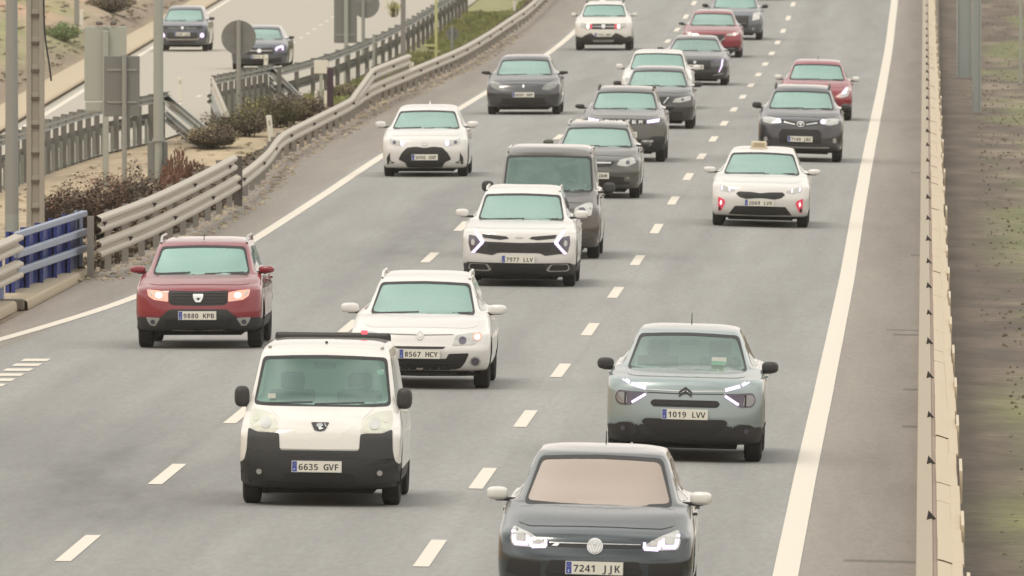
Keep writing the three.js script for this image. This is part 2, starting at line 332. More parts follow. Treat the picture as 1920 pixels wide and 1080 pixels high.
function splitGroups(g) {                                            // the two material groups of a boolean result as two geometries
  const out = [];
  for (const r of g.groups) {
    if (!r.count) continue; const q = new THREE.BufferGeometry();
    const ix = g.index ? g.index.array.slice(r.start, r.start + r.count) : Uint32Array.from({ length: r.count }, (_, i) => r.start + i);
    const P = new Float32Array(r.count * 3), Nn = new Float32Array(r.count * 3), p = g.attributes.position.array, n = g.attributes.normal.array;
    ix.forEach((v, i) => { for (let k = 0; k < 3; k++) { P[i * 3 + k] = p[v * 3 + k]; Nn[i * 3 + k] = n[v * 3 + k]; } });
    q.setAttribute('position', new THREE.BufferAttribute(P, 3)); q.setAttribute('normal', new THREE.BufferAttribute(Nn, 3));
    (out[r.materialIndex] ||= []).push(q);
  }
  return out.map((l) => l && merge(l));
}
function splitHeight(g, y) {                                         // triangles below and above a height, as two geometries
  const p = g.attributes.position.array, n = g.attributes.normal.array, P = [[], []], N = [[], []];
  for (let i = 0; i < p.length; i += 9) { const k = (p[i + 1] + p[i + 4] + p[i + 7]) / 3 < y ? 0 : 1; for (let j = 0; j < 9; j++) { P[k].push(p[i + j]); N[k].push(n[i + j]); } }
  return [0, 1].map((k) => { if (!P[k].length) return null; const q = new THREE.BufferGeometry(); q.setAttribute('position', new THREE.Float32BufferAttribute(P[k], 3)); q.setAttribute('normal', new THREE.Float32BufferAttribute(N[k], 3)); return q; });
}
const ev = new Evaluator(); ev.attributes = ['position', 'normal']; ev.useGroups = true;
const M = {
  black: std([.022, .021, .021], .55), dark: std([.035, .033, .033], .5), plastic: std([.036, .036, .036], .6), tyre: std([.02, .019, .019], .85),
  rim: std([.42, .42, .41], .3, .8), darkRim: std([.06, .06, .06], .4, .5), chrome: std([.75, .74, .72], .15, 1), silver: std([.5, .49, .47], .35, .6),
  lens: std([.50, .49, .46], .08, .25, { clearcoat: 1 }), lensDark: std([.10, .085, .115], .08, .3, { clearcoat: 1 }), lensYellow: std([.58, .57, .46], .12, .1, { clearcoat: 1 }),  // dark lens tinted violet, putting the halo of running lights into its colour
  cabin: std([.035, .037, .037], .8), seat: std([.045, .047, .05], .8), bluePlate: std([.03, .06, .32], .5), plateWhite: std([.66, .65, .60], .5), white: std([.70, .685, .63], .4, 0, { clearcoat: .8 }),
  liner: std([.012, .012, .012], .95), sideGlass: std([.05, .075, .07], .05, .35, { clearcoat: 1 }), amber: std([.5, .2, .04], .3), mirrorGlass: std([.4, .45, .45], .05, 1),
};
M.sideClear = std([.55, .62, .58], .03, 0, { transmission: 1, thickness: 0 }); M.lensMid = std([.26, .25, .25], .1, .3, { clearcoat: 1 });
const glow = (c, i, b = [.8, .8, .8]) => { const m = std(b, .3); m.emissive.setRGB(...c); m.emissiveIntensity = i; return m; };
M.drl = glow([.90, .70, 1.12], 1.0, [.5, .45, .55]); M.halogen = glow([1, .42, .30], .62, [.42, .26, .21]); M.hot = glow([1, .74, .62], 1.1); M.fogLit = glow([.80, .06, .11], .42, [.42, .05, .09]);
const glassMat = (tint = [.52, .86, .74], metal = .55, rough = .03) => std(tint, rough, metal, { transmission: 1, thickness: 0, ior: 1.5, specularIntensity: 1, clearcoat: .6, clearcoatRoughness: .02 });
const G0 = glassMat([.46, .80, .68], .46), Gsee = glassMat([.50, .78, .68], .16), Gpeach = glassMat([.54, .42, .33], .74, .10), Gvan = glassMat([.50, .78, .69], .18);
function paint(c, metal = 0, rough = .32) { return std(c, rough, metal, { clearcoat: 1, clearcoatRoughness: .04, ior: metal ? 1.95 : 1.5 }); }
M.liningGrey = std([.16, .16, .15], .8); M.liningPale = std([.55, .55, .5], .8);

function tyreGeo(r, w) {
  const pr = [[r * .62, -w / 2], [r * .86, -w / 2], [r * .96, -w * .44], [r, -w * .34], [r, w * .34], [r * .96, w * .44], [r * .86, w / 2], [r * .62, w / 2], [r * .62, -w / 2]];
  return new THREE.LatheGeometry(pr.map(([a, b]) => new THREE.Vector2(a, b)), 32).rotateZ(Math.PI / 2);
}
function rimGeo(r, w) {
  const l = [new THREE.CylinderGeometry(r * .64, r * .64, w * .55, 28, 1, true).rotateZ(Math.PI / 2), new THREE.CylinderGeometry(r * .14, r * .16, w * .3, 16).rotateZ(Math.PI / 2).translate(w * .3, 0, 0)];
  for (let k = 0; k < 5; k++) l.push(box(w * .14, r * .58, r * .13, w * .36, r * .33, 0).rotateX(k * 1.2566));
  return merge(l);
}
const plateTx = {};
function plateMat(text) {
  if (plateTx[text]) return plateTx[text];
  const c = document.createElement('canvas'); c.width = 416; c.height = 88; const x = c.getContext('2d');
  x.fillStyle = '#dcd8ca'; x.fillRect(0, 0, 416, 88); x.fillStyle = '#3a4a9a'; x.fillRect(0, 0, 40, 88);
  x.fillStyle = '#e8d860'; for (let k = 0; k < 8; k++) x.fillRect(18 + 11 * Math.cos(k * .785), 26 + 11 * Math.sin(k * .785), 3, 3); x.font = 'bold 24px sans-serif'; x.fillStyle = '#e0e0e0'; x.fillText('E', 12, 76);
  x.fillStyle = '#24242a'; x.font = 'bold 74px sans-serif'; x.textAlign = 'center'; x.textBaseline = 'middle';
  [...text].forEach((ch, i) => x.fillText(ch, 68 + i * (348 / text.length) * (text.length > 7 ? 1 : 1) + 4, 48));
  const t = new THREE.CanvasTexture(c); t.colorSpace = THREE.SRGBColorSpace; const m = std([1, 1, 1], .5); m.map = t; return plateTx[text] = m;
}
const shared = {};
const once = (k, f) => shared[k] ||= f();
const heading = Math.atan(-.0279);

function car(S) {
  const P = { yb: .19, lean: .07, tail: .5, nose: .86, ...S.P }, fine = S.fine !== false;
  const D = S.D, o = S.o, y = S.y ?? roadY(D, o), x = S.x ?? roadX(D) + o;
  const t = thing('car', S.label, S.cat || 'car', [x, y, -D], S.turn ?? heading, 'cars and vans driving towards the bridge');
  if (S.name) { delete used.car; t.name = numbered(S.name); }
  t.rotation.order = 'YXZ'; t.rotation.z = S.roll ?? (o > 0 ? -.026 : o > -3.5 ? -.013 : .002);
  if (fine && S.glass !== Gpeach) S.open = 1;
  const hw = P.W / 2, shell = bodyShell(P, fine);
  const front = new DepthMap(shell, 0, 1, 2, 1, -hw - .02, hw + .02, 0, P.H + .05), top = new DepthMap(shell, 0, 2, 1, 1, -hw, hw, P.nose - P.L, P.nose, .02);
  const right = new DepthMap(shell, 2, 1, 0, 1, P.nose - P.L, P.nose, 0, P.H + .05, .02), left = new DepthMap(shell, 2, 1, 0, -1, P.nose - P.L, P.nose, 0, P.H + .05, .02);
  // openings: wheel arches and windscreen
  const r = P.wr ?? .315, wb = P.wb ?? 2.6, tw = P.tw ?? .205, tools = [];
  for (const z of [0, -wb]) for (const s of [-1, 1]) tools.push(new THREE.CylinderGeometry(r + .055, r + .055, .55, 28).rotateZ(Math.PI / 2).translate(s * (hw - .17), r, z));
  const w = S.ws, wsPts = rnd([[-w[0], w[2]], [-w[0] * .5, w[2] - .018], [0, w[2] - .026], [w[0] * .5, w[2] - .018], [w[0], w[2]], [w[1], w[3]], [w[1] * .5, w[3] + .014], [0, w[3] + .02], [-w[1] * .5, w[3] + .014], [-w[1], w[3]]], .05);
  const out = (pts, d) => pts.map(([a, b]) => { const cy = (w[2] + w[3]) / 2, hh = (w[3] - w[2]) / 2; return [a * (1 + d / w[0]), cy + (b - cy) * (1 + d / hh)]; });
  const back = P.cabin ?? 1.55, zq = P.nose - P.cowlZ;
  const prism = new THREE.ExtrudeGeometry(new THREE.Shape(wsPts.map(([a, b]) => new THREE.Vector2(a, b))), { depth: back + .5, bevelEnabled: false }).translate(0, 0, zq - back);
  tools.push(prism);
  const A = new Brush(shell, M.black), B = new Brush(mergeVertices(merge(tools), 1e-5), M.cabin); A.updateMatrixWorld(); B.updateMatrixWorld();
  let cut = ev.evaluate(A, B, SUBTRACTION);
  if (S.open) {                                                      // side windows that can be seen and lit through
    const zf = P.nose - P.cowlZ - .42, y0 = P.cowlY + .05, y1 = P.roofY - .05, q = [[zf, y0], [zf - (P.roofZ - P.cowlZ) * .72, y1], [zq - back + .03, y1], [zq - back + .03, y0]];
    const Cb = new Brush(mergeVertices(merge([new THREE.ExtrudeGeometry(new THREE.Shape(q.map(([a, b]) => new THREE.Vector2(-a, b))), { depth: P.W + .4, bevelEnabled: false }).translate(0, 0, -P.W / 2 - .2).rotateY(Math.PI / 2)]), 1e-5), M.cabin); Cb.updateMatrixWorld();
    cut = ev.evaluate(cut, Cb, SUBTRACTION);
  }
  const res = splitGroups(cut.geometry); if (res.length > 2) res[1] = merge(res.slice(1).filter(Boolean));
  if (S.low) { const [lo, hi] = splitHeight(res[0], S.low); part('body', hi, S.paint, t); part('lower_body', lo, S.lowMat || M.plastic, t); } else part('body', res[0], S.paint, t);
  if (res[1]) { const [arch, cab] = splitHeight(res[1], P.cowlY * .82); if (arch) part('wheel_arch', arch, M.liner, t); if (cab) part('interior_lining', cab, S.lining || M.liningGrey, t); }
  // windscreen
  const frit = drape(out(wsPts, .018), front, 'front', .007, .01, .08, [out(wsPts, -.012).reverse()]);
  part('windscreen_seal', frit, S.seal || M.black, t);
  const gl = part('windscreen', drape(out(wsPts, .004), front, 'front', .0015, .004, .09), S.glass || G0, t);
  if (fine) {
    for (const [a, b] of S.wipers || [[-.55, .05], [.02, .6]]) part('wiper', drape(bar(a, w[2] - .004, b, w[2] + .014, .016), front, 'front', .014, .016), M.black, gl);
    part('dashboard', box(w[0] * 1.86, .12, .42, 0, w[2] - .085, zq - .2, .03), M.cabin, t);
    for (const s of [-1, 1]) {
      const st = part('seat', merge([box(.48, .62, .14, s * .36, w[2] - .2, zq - 1.02, .05)]), M.seat, t); part('headrest', box(.26, .19, .1, s * .36, w[2] + .2, zq - 1.05, .045), M.seat, st);
    }
    const sw = part('steering_wheel', new THREE.TorusGeometry(.18, .018, 8, 24).rotateX(-.35).translate(.36, w[2] - .01, zq - .52), M.black, t);
    part('rear_view_mirror', box(.23, .065, .03, .0, w[3] - .075, P.nose - P.roofZ - .02, .015), M.black, t);
    if (S.extraIn) S.extraIn(t, zq, w);
  }
  // side glass and doors
  const zA = P.nose - P.cowlZ - .32, sy0 = P.cowlY + .01, sy1 = P.roofY - .01, zB = -wb * .52, zC = -wb - .15;
  const fw = [[zA, sy0 + .02], [zA - (P.roofZ - P.cowlZ) * .72, sy1], [zB, sy1], [zB, sy0]], rw = [[zB - .07, sy0], [zB - .07, sy1], [zC + .05, sy1 - .02], [zC - .1, sy0 + .12], [zC, sy0 + .03]];
  const d1 = [[zA + .02, P.yb + .2], [zA + .02, sy0 - .03], [zB - .03, sy0 - .03], [zB - .03, P.yb + .2]], d2 = [[zB - .045, P.yb + .2], [zB - .045, sy0 - .03], [zC, sy0 - .03], [zC + .02, P.yb + .55], [zC + .35, P.yb + .2]];
  for (const [mp, ax] of [[right, 'right'], [left, 'left']]) {
    for (const q of S.noRear ? [fw] : [fw, rw]) part('side_window', drape(rnd(q, .04), mp, ax, .004, .008, .15), S.open ? M.sideClear : M.sideGlass, t);
    for (const q of [d1, d2]) { const dm = part('door', drape(rnd(q, .05), mp, ax, .003, .008, .2), S.doorPaint || S.paint, t); const zc = q[2][0]; part('handle', drape(rect(zc + .08, sy0 - .14, zc + .24, sy0 - .11), mp, ax, .03, .03), S.doorPaint || S.paint, dm); }
    if (S.cladding) part('sill_trim', drape(rect(-wb + r + .09, P.yb + .02, -r - .09, P.yb + .17), mp, ax, .012, .014, .2), M.plastic, t);
  }
  // bonnet
  if (S.bonnet !== false) {
    const b0 = P.nose - P.lean - (S.bonnetLip ?? .16), b1 = P.nose - P.cowlZ + .1, bw = hw - (S.bonnetIn ?? .15);
    part('bonnet', drape(rnd([[-bw, b1], [bw, b1], [bw - .02, lerp(b0, b1, .3)], [bw - .14, b0 - .05], [bw * .5, b0], [0, b0 + .01], [-bw * .5, b0], [-bw + .14, b0 - .05], [-bw + .02, lerp(b0, b1, .3)]], .06), top, 'top', .006, .014, .1), S.paint, t);
  }
  // fascia
  for (const f of S.feats || []) {
    const list = f.m ? [f.p, mirrorX(f.p)] : [f.p];
    list.forEach((pts, i) => {
      const base = f.off ?? .006, m = part(f.n, drape(rnd(pts, f.r ?? .02), front, 'front', base, f.t ?? .014, f.e ?? .06), f.mat, t, f.label);
      for (const k of f.kids || []) for (const kp of k.m ? [k.p, mirrorX(k.p)] : [f.m && i ? mirrorX(k.p) : k.p]) part(k.n, drape(rnd(kp, k.r ?? .008, 3), front, 'front', base + (k.off ?? .007), k.t ?? .012, k.e ?? .06), k.mat, m);
    });
  }
  if (S.plate) {
    const [text, px, py] = S.plate, z = Math.max(front.at(px - .24, py), front.at(px + .24, py), front.at(px, py), front.at(px, py + .05), front.at(px, py - .05)) + .02;
    const pl = part('number_plate', box(.53, .12, .014, px, py, z), M.plateWhite, t);
    part('plate_print', new THREE.PlaneGeometry(.516, .108).translate(px, py, z + .0085), plateMat(text), pl);
  }
  // mirrors
  const mm = S.mir || [.93, P.cowlY + .02, .20, .13], mz = P.nose - P.cowlZ - .28;
  for (const s of [-1, 1]) {
    const g = once('mirror', () => { const q = new THREE.SphereGeometry(1, 20, 14), p = q.attributes.position; for (let i = 0; i < p.count; i++) { const v = [p.getX(i), p.getY(i), p.getZ(i)].map((c) => Math.sign(c) * Math.pow(Math.abs(c), .68)); p.setXYZ(i, ...v); } q.computeVertexNormals(); return q; }).clone();
    g.scale(mm[2] / 2, mm[3] / 2, .075).rotateY(s * -.2).translate(s * mm[0], mm[1], mz);
    const mi = part('door_mirror', g, S.mirPaint || S.paint, t);
    part('mirror_arm', box(Math.max(.08, mm[0] - hw + .16), .035, .06, s * (mm[0] - .08), mm[1] - mm[3] * .42, mz - .01, .012), M.black, mi);
  }
  // wheels
  const tg = once('t' + r + tw, () => tyreGeo(r, tw)), rg = once('r' + r + tw, () => rimGeo(r, tw));
  for (const z of [0, -wb]) for (const s of [-1, 1]) { const wh = part('wheel', tg, M.tyre, t); wh.position.set(s * (hw - tw / 2 - .015), r, z); if (s < 0) wh.rotation.y = Math.PI; part('rim', rg, S.rim || M.rim, wh); }
  part('underbody', box(P.W * .66, .14, wb + .9, 0, P.yb + .02, -wb / 2), M.liner, t);  // floor box hung below the sills to deepen the shadow under the car
  // roof furniture
  if (S.rails) for (const s of [-1, 1]) {
    const c = new THREE.CatmullRomCurve3([0, .06, .15, .5, .85, .94, 1].map((u, i) => { const z = P.nose - P.roofZ - .22 - u * (P.L - P.tail - P.roofZ - .5), xx = s * (P.rw - .035); return new THREE.Vector3(xx, top.at(xx, z) + [.0, .035, .055, .055, .055, .035, 0][i] * (S.railH ?? 1), z); }));
    part('roof_rail', new THREE.TubeGeometry(c, 24, .018, 8), S.rails, t);
  }
  if (S.antenna) { const z = P.nose - P.roofZ - S.antenna[1], a = part('antenna', S.antenna[0] === 'fin' ? new THREE.ConeGeometry(.035, .09, 10).scale(.7, 1, 1.6).translate(0, P.H + .03, z) : cyl(.008, .005, S.antenna[2] ?? .2, 0, 0, 0, 6).rotateX(-.5).translate(0, P.H - .02, z), S.antenna[0] === 'fin' ? S.paint : M.black, t); }
  if (S.more) S.more(t, { P, front, top, hw, r });
  return t;
}
// ---------------------------------------------------------------- the cars, nearest first
const col = {
  white: paint([.70, .675, .64]), warmWhite: paint([.71, .68, .625]), navy: paint([.024, .036, .042], .6, .22), iceBlue: paint([.27, .325, .325], .4, .3), red: paint([.22, .007, .018], 0, .3),
  bronze: paint([.082, .066, .056], .6, .3), greyGreen: paint([.078, .077, .066], .55, .3), olive: paint([.088, .084, .07], .55, .3), charcoal: paint([.048, .047, .053], .55, .28), slate: paint([.042, .042, .047], .55, .28), black: paint([.03, .029, .028], .5, .26),
  darkGrey: paint([.055, .054, .054], .55, .28), soulRed: paint([.23, .008, .02], 0, .3), steel: paint([.10, .115, .13], .5, .32), dusk: paint([.065, .075, .10], .45, .32), cherry: paint([.25, .009, .024], 0, .32),
};
const B = (a, b, c, d, w, mat = M.drl, m) => ({ n: 'lamp', p: bar(a, b, c, d, w), mat, m });
const gridSlats = (x0, x1, ys, h = .012, mat = M.plastic) => ys.map((y) => ({ n: 'slat', p: rect(x0, y - h / 2, x1, y + h / 2), mat, r: .002 }));

// dark hatchback cut by the bottom of the frame
car({
  label: 'dark blue hatchback with white mirror caps and beige windscreen, cut off by bottom edge', D: 139.9, o: 1.87, paint: col.navy, mirPaint: M.white, doorPaint: col.navy, glass: Gpeach, low: 0,  wipers: [],
  P: { L: 4.26, W: 1.80, H: 1.475, yb: .17, hoodY: .76, lean: .10, cowlY: 1.0, cowlZ: 1.08, roofY: 1.385, roofZ: 1.95, gw: .745, rw: .615, wb: 2.62, wr: .325, tail: .45 },
  ws: [.675, .555, 1.005, 1.375], plate: ['7241 JJK', 0, .455], mir: [.945, 1.06, .20, .125], antenna: ['rod', 1.9, .12], rim: M.darkRim,
  feats: [
    { n: 'grille', p: sym([[0, .685], [.44, .685], [.44, .645], [0, .638]]), mat: M.black, kids: gridSlats(-.42, .42, [.678], .008, M.chrome) },
    { n: 'headlight', p: [[.43, .66], [.60, .755], [.765, .815], [.785, .70], [.76, .635], [.45, .62]], mat: M.lens, m: 1, r: .03, kids: [
      B(.455, .70, .455, .645, .028), B(.45, .645, .585, .637, .036), B(.585, .636, .60, .715, .03), B(.625, .735, .625, .66, .028), B(.62, .66, .745, .66, .038), B(.742, .66, .762, .775, .034), { n: 'projector', p: disc(.68, .715, .035), mat: M.lens }, { n: 'projector', p: disc(.53, .69, .028), mat: M.lens }] },
    { n: 'badge', p: disc(0, .655, .074, .074, 28), mat: M.chrome, r: 0, off: .02, kids: [{ n: 'badge_field', p: disc(0, .655, .064, .064, 26), mat: M.silver, r: 0 }, ...[[-.044, .705, -.004, .605], [.044, .705, .004, .605], [-.014, .705, .0, .675], [.014, .705, 0, .675], [-.052, .66, -.026, .604], [.052, .66, .026, .604]].map((q) => ({ n: 'emblem_stroke', p: bar(...q, .014), mat: M.chrome, off: .012, r: 0, t: .006 }))] },
    { n: 'emblem', p: [[-.40, .648], [-.345, .648], [-.325, .672], [-.37, .672]], mat: M.chrome, r: .003, off: .012 },
    { n: 'lower_grille', p: sym([[0, .52], [.40, .52], [.46, .40], [.40, .30], [0, .28]]), mat: M.black, kids: gridSlats(-.4, .4, [.36, .41, .32]) },
    { n: 'air_intake', p: [[.50, .50], [.80, .52], [.82, .38], [.50, .33]], mat: M.black, m: 1, r: .03 },
  ],
});

// pale blue crossover
car({
  label: 'pale blue grey crossover with split slanting white lamps in the right lane', D: 174.4, o: 2.13, paint: col.iceBlue, mirPaint: M.dark, glass: Gsee, cladding: 1, low: .42, lining: M.liningPale, open: 1,
  P: { L: 4.36, W: 1.80, H: 1.50, yb: .20, hoodY: .94, lean: .09, cowlY: 1.05, cowlZ: 1.05, roofY: 1.405, roofZ: 1.85, gw: .745, rw: .60, wb: 2.67, wr: .345, tail: .7, lf: .36 },
  ws: [.68, .56, 1.04, 1.39], plate: ['1019 LVV', 0, .555], mir: [.95, 1.07, .19, .135], antenna: ['rod', 1.6, .14], bonnetIn: .2, rim: M.darkRim,
  feats: [
    { off: .016, e: .045, n: 'bumper_skirt', p: sym([[0, .43], [.5, .43], [.60, .36], [.88, .42], [.885, .24], [.7, .2], [0, .2]]), mat: M.plastic, r: .03, kids: [{ n: 'lower_grille', p: sym([[0, .50], [.46, .50], [.50, .46], [.43, .395], [.3, .30], [0, .30]]), mat: M.black, r: .04, off: .008 }] },
    { n: 'fog_pod', p: [[.52, .375], [.62, .45], [.78, .44], [.83, .37], [.80, .30], [.56, .30]], mat: M.dark, m: 1, r: .04, off: .024, kids: [{ n: 'fog_lamp', p: disc(.71, .375, .03), mat: M.lensDark }] },
    { n: 'grille', p: sym([[0, .717], [.37, .717], [.405, .68], [.37, .635], [0, .635]]), mat: M.black, r: .03, kids: gridSlats(-.36, .36, [.675]) },
    { n: 'chrome_strip', p: sym([[0, .822], [.45, .835], [.45, .826], [0, .812]]), mat: M.chrome, r: .002, t: .01 },
    { n: 'chrome_strip', p: sym([[0, .792], [.44, .800], [.44, .790], [0, .782]]), mat: M.black, r: .002, t: .01 },
    { n: 'headlight', p: [[.44, .80], [.60, .80], [.78, .815], [.815, .72], [.77, .645], [.64, .64], [.60, .665]], mat: M.lensDark, m: 1, r: .04, kids: [
      B(.455, .775, .615, .675, .03), { n: 'projector', p: [[.66, .66], [.76, .665], [.80, .73], [.775, .79], [.68, .785]], mat: M.lensMid, r: .03 }, { n: 'lamp_divider', p: rect(.685, .655, .70, .79), mat: M.black, off: .014 }] },
    { n: 'running_light', p: bar(.455, .84, .625, .888, .04), mat: M.drl, m: 1, r: .008 }, { n: 'running_light', p: bar(.645, .90, .725, .945, .038), mat: M.drl, m: 1, r: .008 },
    { n: 'badge', p: [[-.075, .815], [0, .87], [.075, .815], [.075, .79], [0, .842], [-.075, .79]], mat: M.plastic, r: .004, off: .014 },
    { n: 'badge', p: [[-.075, .775], [0, .828], [.075, .775], [.075, .75], [0, .80], [-.075, .75]], mat: M.plastic, r: .004, off: .014 },
  ],
  extraIn: (t, zq, w) => { part('windscreen_card', box(.17, .09, .004, .36, w[2] + .09, zq - .16), M.plateWhite, t); },
});

// white small van
car({
  name: 'van', cat: 'van', label: 'small white van with black bumper, black mirrors and a dark roof bar', D: 161.0, o: -1.51, paint: col.warmWhite, mirPaint: M.dark, glass: Gvan, noRear: 1, bonnet: false, low: .47, lining: M.liningPale, open: 1,
  P: { L: 3.86, W: 1.70, H: 1.70, yb: .18, hoodY: .86, lean: .10, cowlY: 1.06, cowlZ: .62, roofY: 1.55, roofZ: 1.22, gw: .775, rw: .69, wb: 2.51, wr: .30, tail: .22, lf: .28, tw: .19 },
  ws: [.715, .645, 1.075, 1.53], plate: ['6635 GVF', -.025, .43], mir: [.865, 1.13, .16, .225], wipers: [[-.66, -.1], [-.08, .45]],
  feats: [
    { off: .016, e: .045, n: 'bumper', p: sym([[0, .60], [.42, .60], [.43, .78], [.66, .785], [.765, .83], [.775, .60], [.80, .49], [.845, .46], [.845, .24], [.72, .175], [0, .175]]), mat: M.plastic, r: .03, kids: [{ n: 'lower_grille', p: sym([[0, .36], [.36, .36], [.40, .27], [0, .25]]), mat: M.black }, { n: 'fog_lamp', p: disc(.64, .365, .03), mat: M.lens, m: 1 }, { n: 'bumper_crease', p: sym([[0, .235], [.55, .25], [.62, .33], [.64, .32], [.57, .232], [0, .217]]), mat: M.dark }] },
    { n: 'grille', p: rect(-.42, .505, .42, .60), mat: M.black, off: .012, kids: gridSlats(-.40, .40, [.535, .57]) },
    { n: 'bonnet', p: sym([[0, 1.045], [.56, 1.045], [.50, .98], [.44, .93], [.425, .615], [0, .612]]), mat: col.warmWhite, r: .03, off: .012 },
    { n: 'headlight', p: [[.445, .785], [.46, .93], [.56, .995], [.74, 1.02], [.765, .95], [.755, .84], [.66, .79]], mat: M.lensYellow, m: 1, r: .05, kids: [{ n: 'projector', p: disc(.58, .885, .06), mat: M.lens }, { n: 'indicator', p: disc(.69, .93, .035), mat: M.lensYellow }] },
    { n: 'badge', p: [[-.098, .895], [.098, .895], [.055, .815], [0, .805], [-.055, .815]], mat: M.dark, r: .012, off: .022, kids: [{ n: 'emblem_stroke', p: [[-.03, .885], [.015, .888], [.035, .865], [.012, .85], [.04, .83], [-.005, .82], [-.018, .85], [-.04, .86]], mat: M.chrome, r: .006 }, { n: 'emblem_stroke', p: bar(.045, .885, .07, .85, .012), mat: M.chrome }] },
  ],
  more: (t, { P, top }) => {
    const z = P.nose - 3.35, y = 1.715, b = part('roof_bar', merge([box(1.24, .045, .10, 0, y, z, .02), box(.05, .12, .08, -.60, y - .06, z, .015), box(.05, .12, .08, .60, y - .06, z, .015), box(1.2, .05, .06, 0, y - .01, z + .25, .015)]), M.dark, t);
    part('added_red_glow', box(.07, .045, .04, .34, y + .03, z + .05, .015), glow([1, .12, .16], 1.0, [.5, .04, .05]), b);  // added glow on the bar, standing in for the hatchback headlight hidden behind
    part('washer_nozzle', box(.03, .02, .05, 0, top.at(0, P.nose - 1.6) + .012, P.nose - 1.6, .008), M.black, t);
    for (const s of [-1, 1]) part('roof_cap', box(.04, .025, .07, s * .60, top.at(s * .60, P.nose - 1.5) + .01, P.nose - 1.5, .01), M.silver, t);
  },
  extraIn: (t, zq, w) => { part('windscreen_sticker', box(.07, .05, .003, .60, w[3] - .13, zq - .50), M.plateWhite, t); part('windscreen_sticker', box(.08, .05, .003, -.54, w[2] + .07, zq - .08), M.plateWhite, t); },
});

// white family hatchback partly behind the van
car({
  label: 'white hatchback with wide black lower grille and one red glowing headlight, behind the van', open: 1, low: .225, lowMat: M.black, D: 195.8, o: -1.63, paint: col.white, cladding: 0,
  P: { L: 4.5, W: 1.80, H: 1.44, yb: .22, hoodY: .735, lean: .12, cowlY: .955, cowlZ: 1.08, roofY: 1.325, roofZ: 1.95, gw: .735, rw: .60, wb: 2.68, wr: .32, tail: .4 },
  ws: [.665, .565, .955, 1.30], plate: ['8567 HCY', 0, .46], mir: [.955, 1.0, .24, .13], rails: M.white, wipers: [[-.6, -.05], [.05, .62]],
  feats: [
    { n: 'grille', p: sym([[0, .557], [.335, .557], [.30, .528], [0, .524]]), mat: M.black, r: .008 },
    { n: 'bonnet_gap', p: sym([[0, .705], [.43, .715], [.43, .708], [0, .697]]), mat: M.plastic, r: .002, t: .008 },
    { n: 'lower_grille', p: sym([[0, .40], [.345, .40], [.37, .465], [.635, .475], [.59, .36], [.53, .28], [.42, .25], [0, .245]]), mat: M.black, r: .025, kids: gridSlats(-.45, .45, [.30, .34]) },
    { n: 'headlight', p: [[.415, .57], [.465, .70], [.62, .735], [.775, .745], [.80, .68], [.70, .585]], mat: M.lens, m: 1, r: .02, kids: [{ n: 'lamp', p: disc(.735, .685, .035), mat: M.hot }, { n: 'lamp_halo', p: disc(.735, .69, .058, .052), mat: M.halogen, off: .003 }, { n: 'projector', p: disc(.55, .64, .05), mat: M.lensDark }] },
    { n: 'fog_surround', p: disc(.715, .365, .07, .068, 20), mat: M.silver, m: 1, r: 0, kids: [{ n: 'fog_lamp', p: disc(.715, .365, .05, .05, 18), mat: M.lensDark, r: 0 }] },
    { n: 'badge', p: [[0, .755], [.052, .70], [.03, .655], [0, .64], [-.03, .655], [-.052, .70]], mat: M.silver, r: .004, off: .016, kids: [{ n: 'emblem_field', p: [[0, .735], [.027, .70], [0, .668], [-.027, .70]], mat: M.white, r: .003 }] },
    { off: .016, e: .045, n: 'bumper_skirt', p: sym([[0, .215], [.72, .225], [.80, .23], [.72, .17], [0, .16]]), mat: M.black, r: .02 },
  ],
});

// red crossover
car({
  label: 'red crossover with silver roof rails and glowing headlights in the left lane', open: 1, low: .42, D: 211.1, o: -5.22, paint: col.red, rails: M.silver, railH: 1.25, cladding: 1,
  P: { L: 4.08, W: 1.755, H: 1.49, yb: .235, hoodY: .84, lean: .08, cowlY: 1.02, cowlZ: .95, roofY: 1.39, roofZ: 1.62, gw: .745, rw: .635, wb: 2.59, wr: .325, tail: .35 },
  ws: [.665, .572, 1.03, 1.365], plate: ['9880 KPB', -.01, .47], mir: [.90, 1.075, .22, .105], antenna: ['rod', .2, .1], wipers: [[-.62, -.15], [.05, .6]],
  feats: [
    { off: .016, e: .045, n: 'bumper_skirt', p: sym([[0, .555], [.40, .555], [.52, .45], [.60, .43], [.86, .44], [.87, .26], [.74, .225], [0, .215]]), mat: M.plastic, r: .03, kids: [{ n: 'lower_grille', p: sym([[0, .42], [.48, .42], [.45, .30], [0, .285]]), mat: M.black, off: .006 }, { n: 'skid_plate', p: sym([[0, .262], [.36, .272], [.375, .242], [0, .232]]), mat: M.silver, off: .012 }] },
    { n: 'grille', p: sym([[0, .805], [.41, .815], [.41, .65], [.36, .615], [0, .605]]), mat: M.black, r: .02, kids: gridSlats(-.38, .38, [.655, .70, .745, .785], .014, M.dark) },
    { n: 'badge', p: [[-.074, .77], [.074, .77], [.068, .71], [.035, .655], [-.035, .655], [-.068, .71]], mat: M.chrome, r: .015, off: .02, kids: [{ n: 'emblem_field', p: [[-.022, .715], [.03, .715], [.012, .682], [-.012, .685]], mat: M.plastic, r: .006 }] },
    { n: 'headlight', p: [[.415, .66], [.42, .79], [.56, .815], [.72, .83], [.70, .74], [.62, .685]], mat: M.halogen, m: 1, r: .02, kids: [{ n: 'lamp', p: disc(.55, .75, .05, .042), mat: M.hot }, { n: 'indicator', p: [[.66, .74], [.71, .82], [.68, .82], [.63, .74]], mat: M.lens }] },
    { n: 'fog_surround', p: [[.53, .435], [.73, .445], [.70, .37], [.66, .325], [.60, .32]], mat: M.silver, m: 1, r: .02, off: .026, kids: [{ n: 'fog_lamp', p: disc(.635, .378, .035), mat: M.lensDark }] },
  ],
});

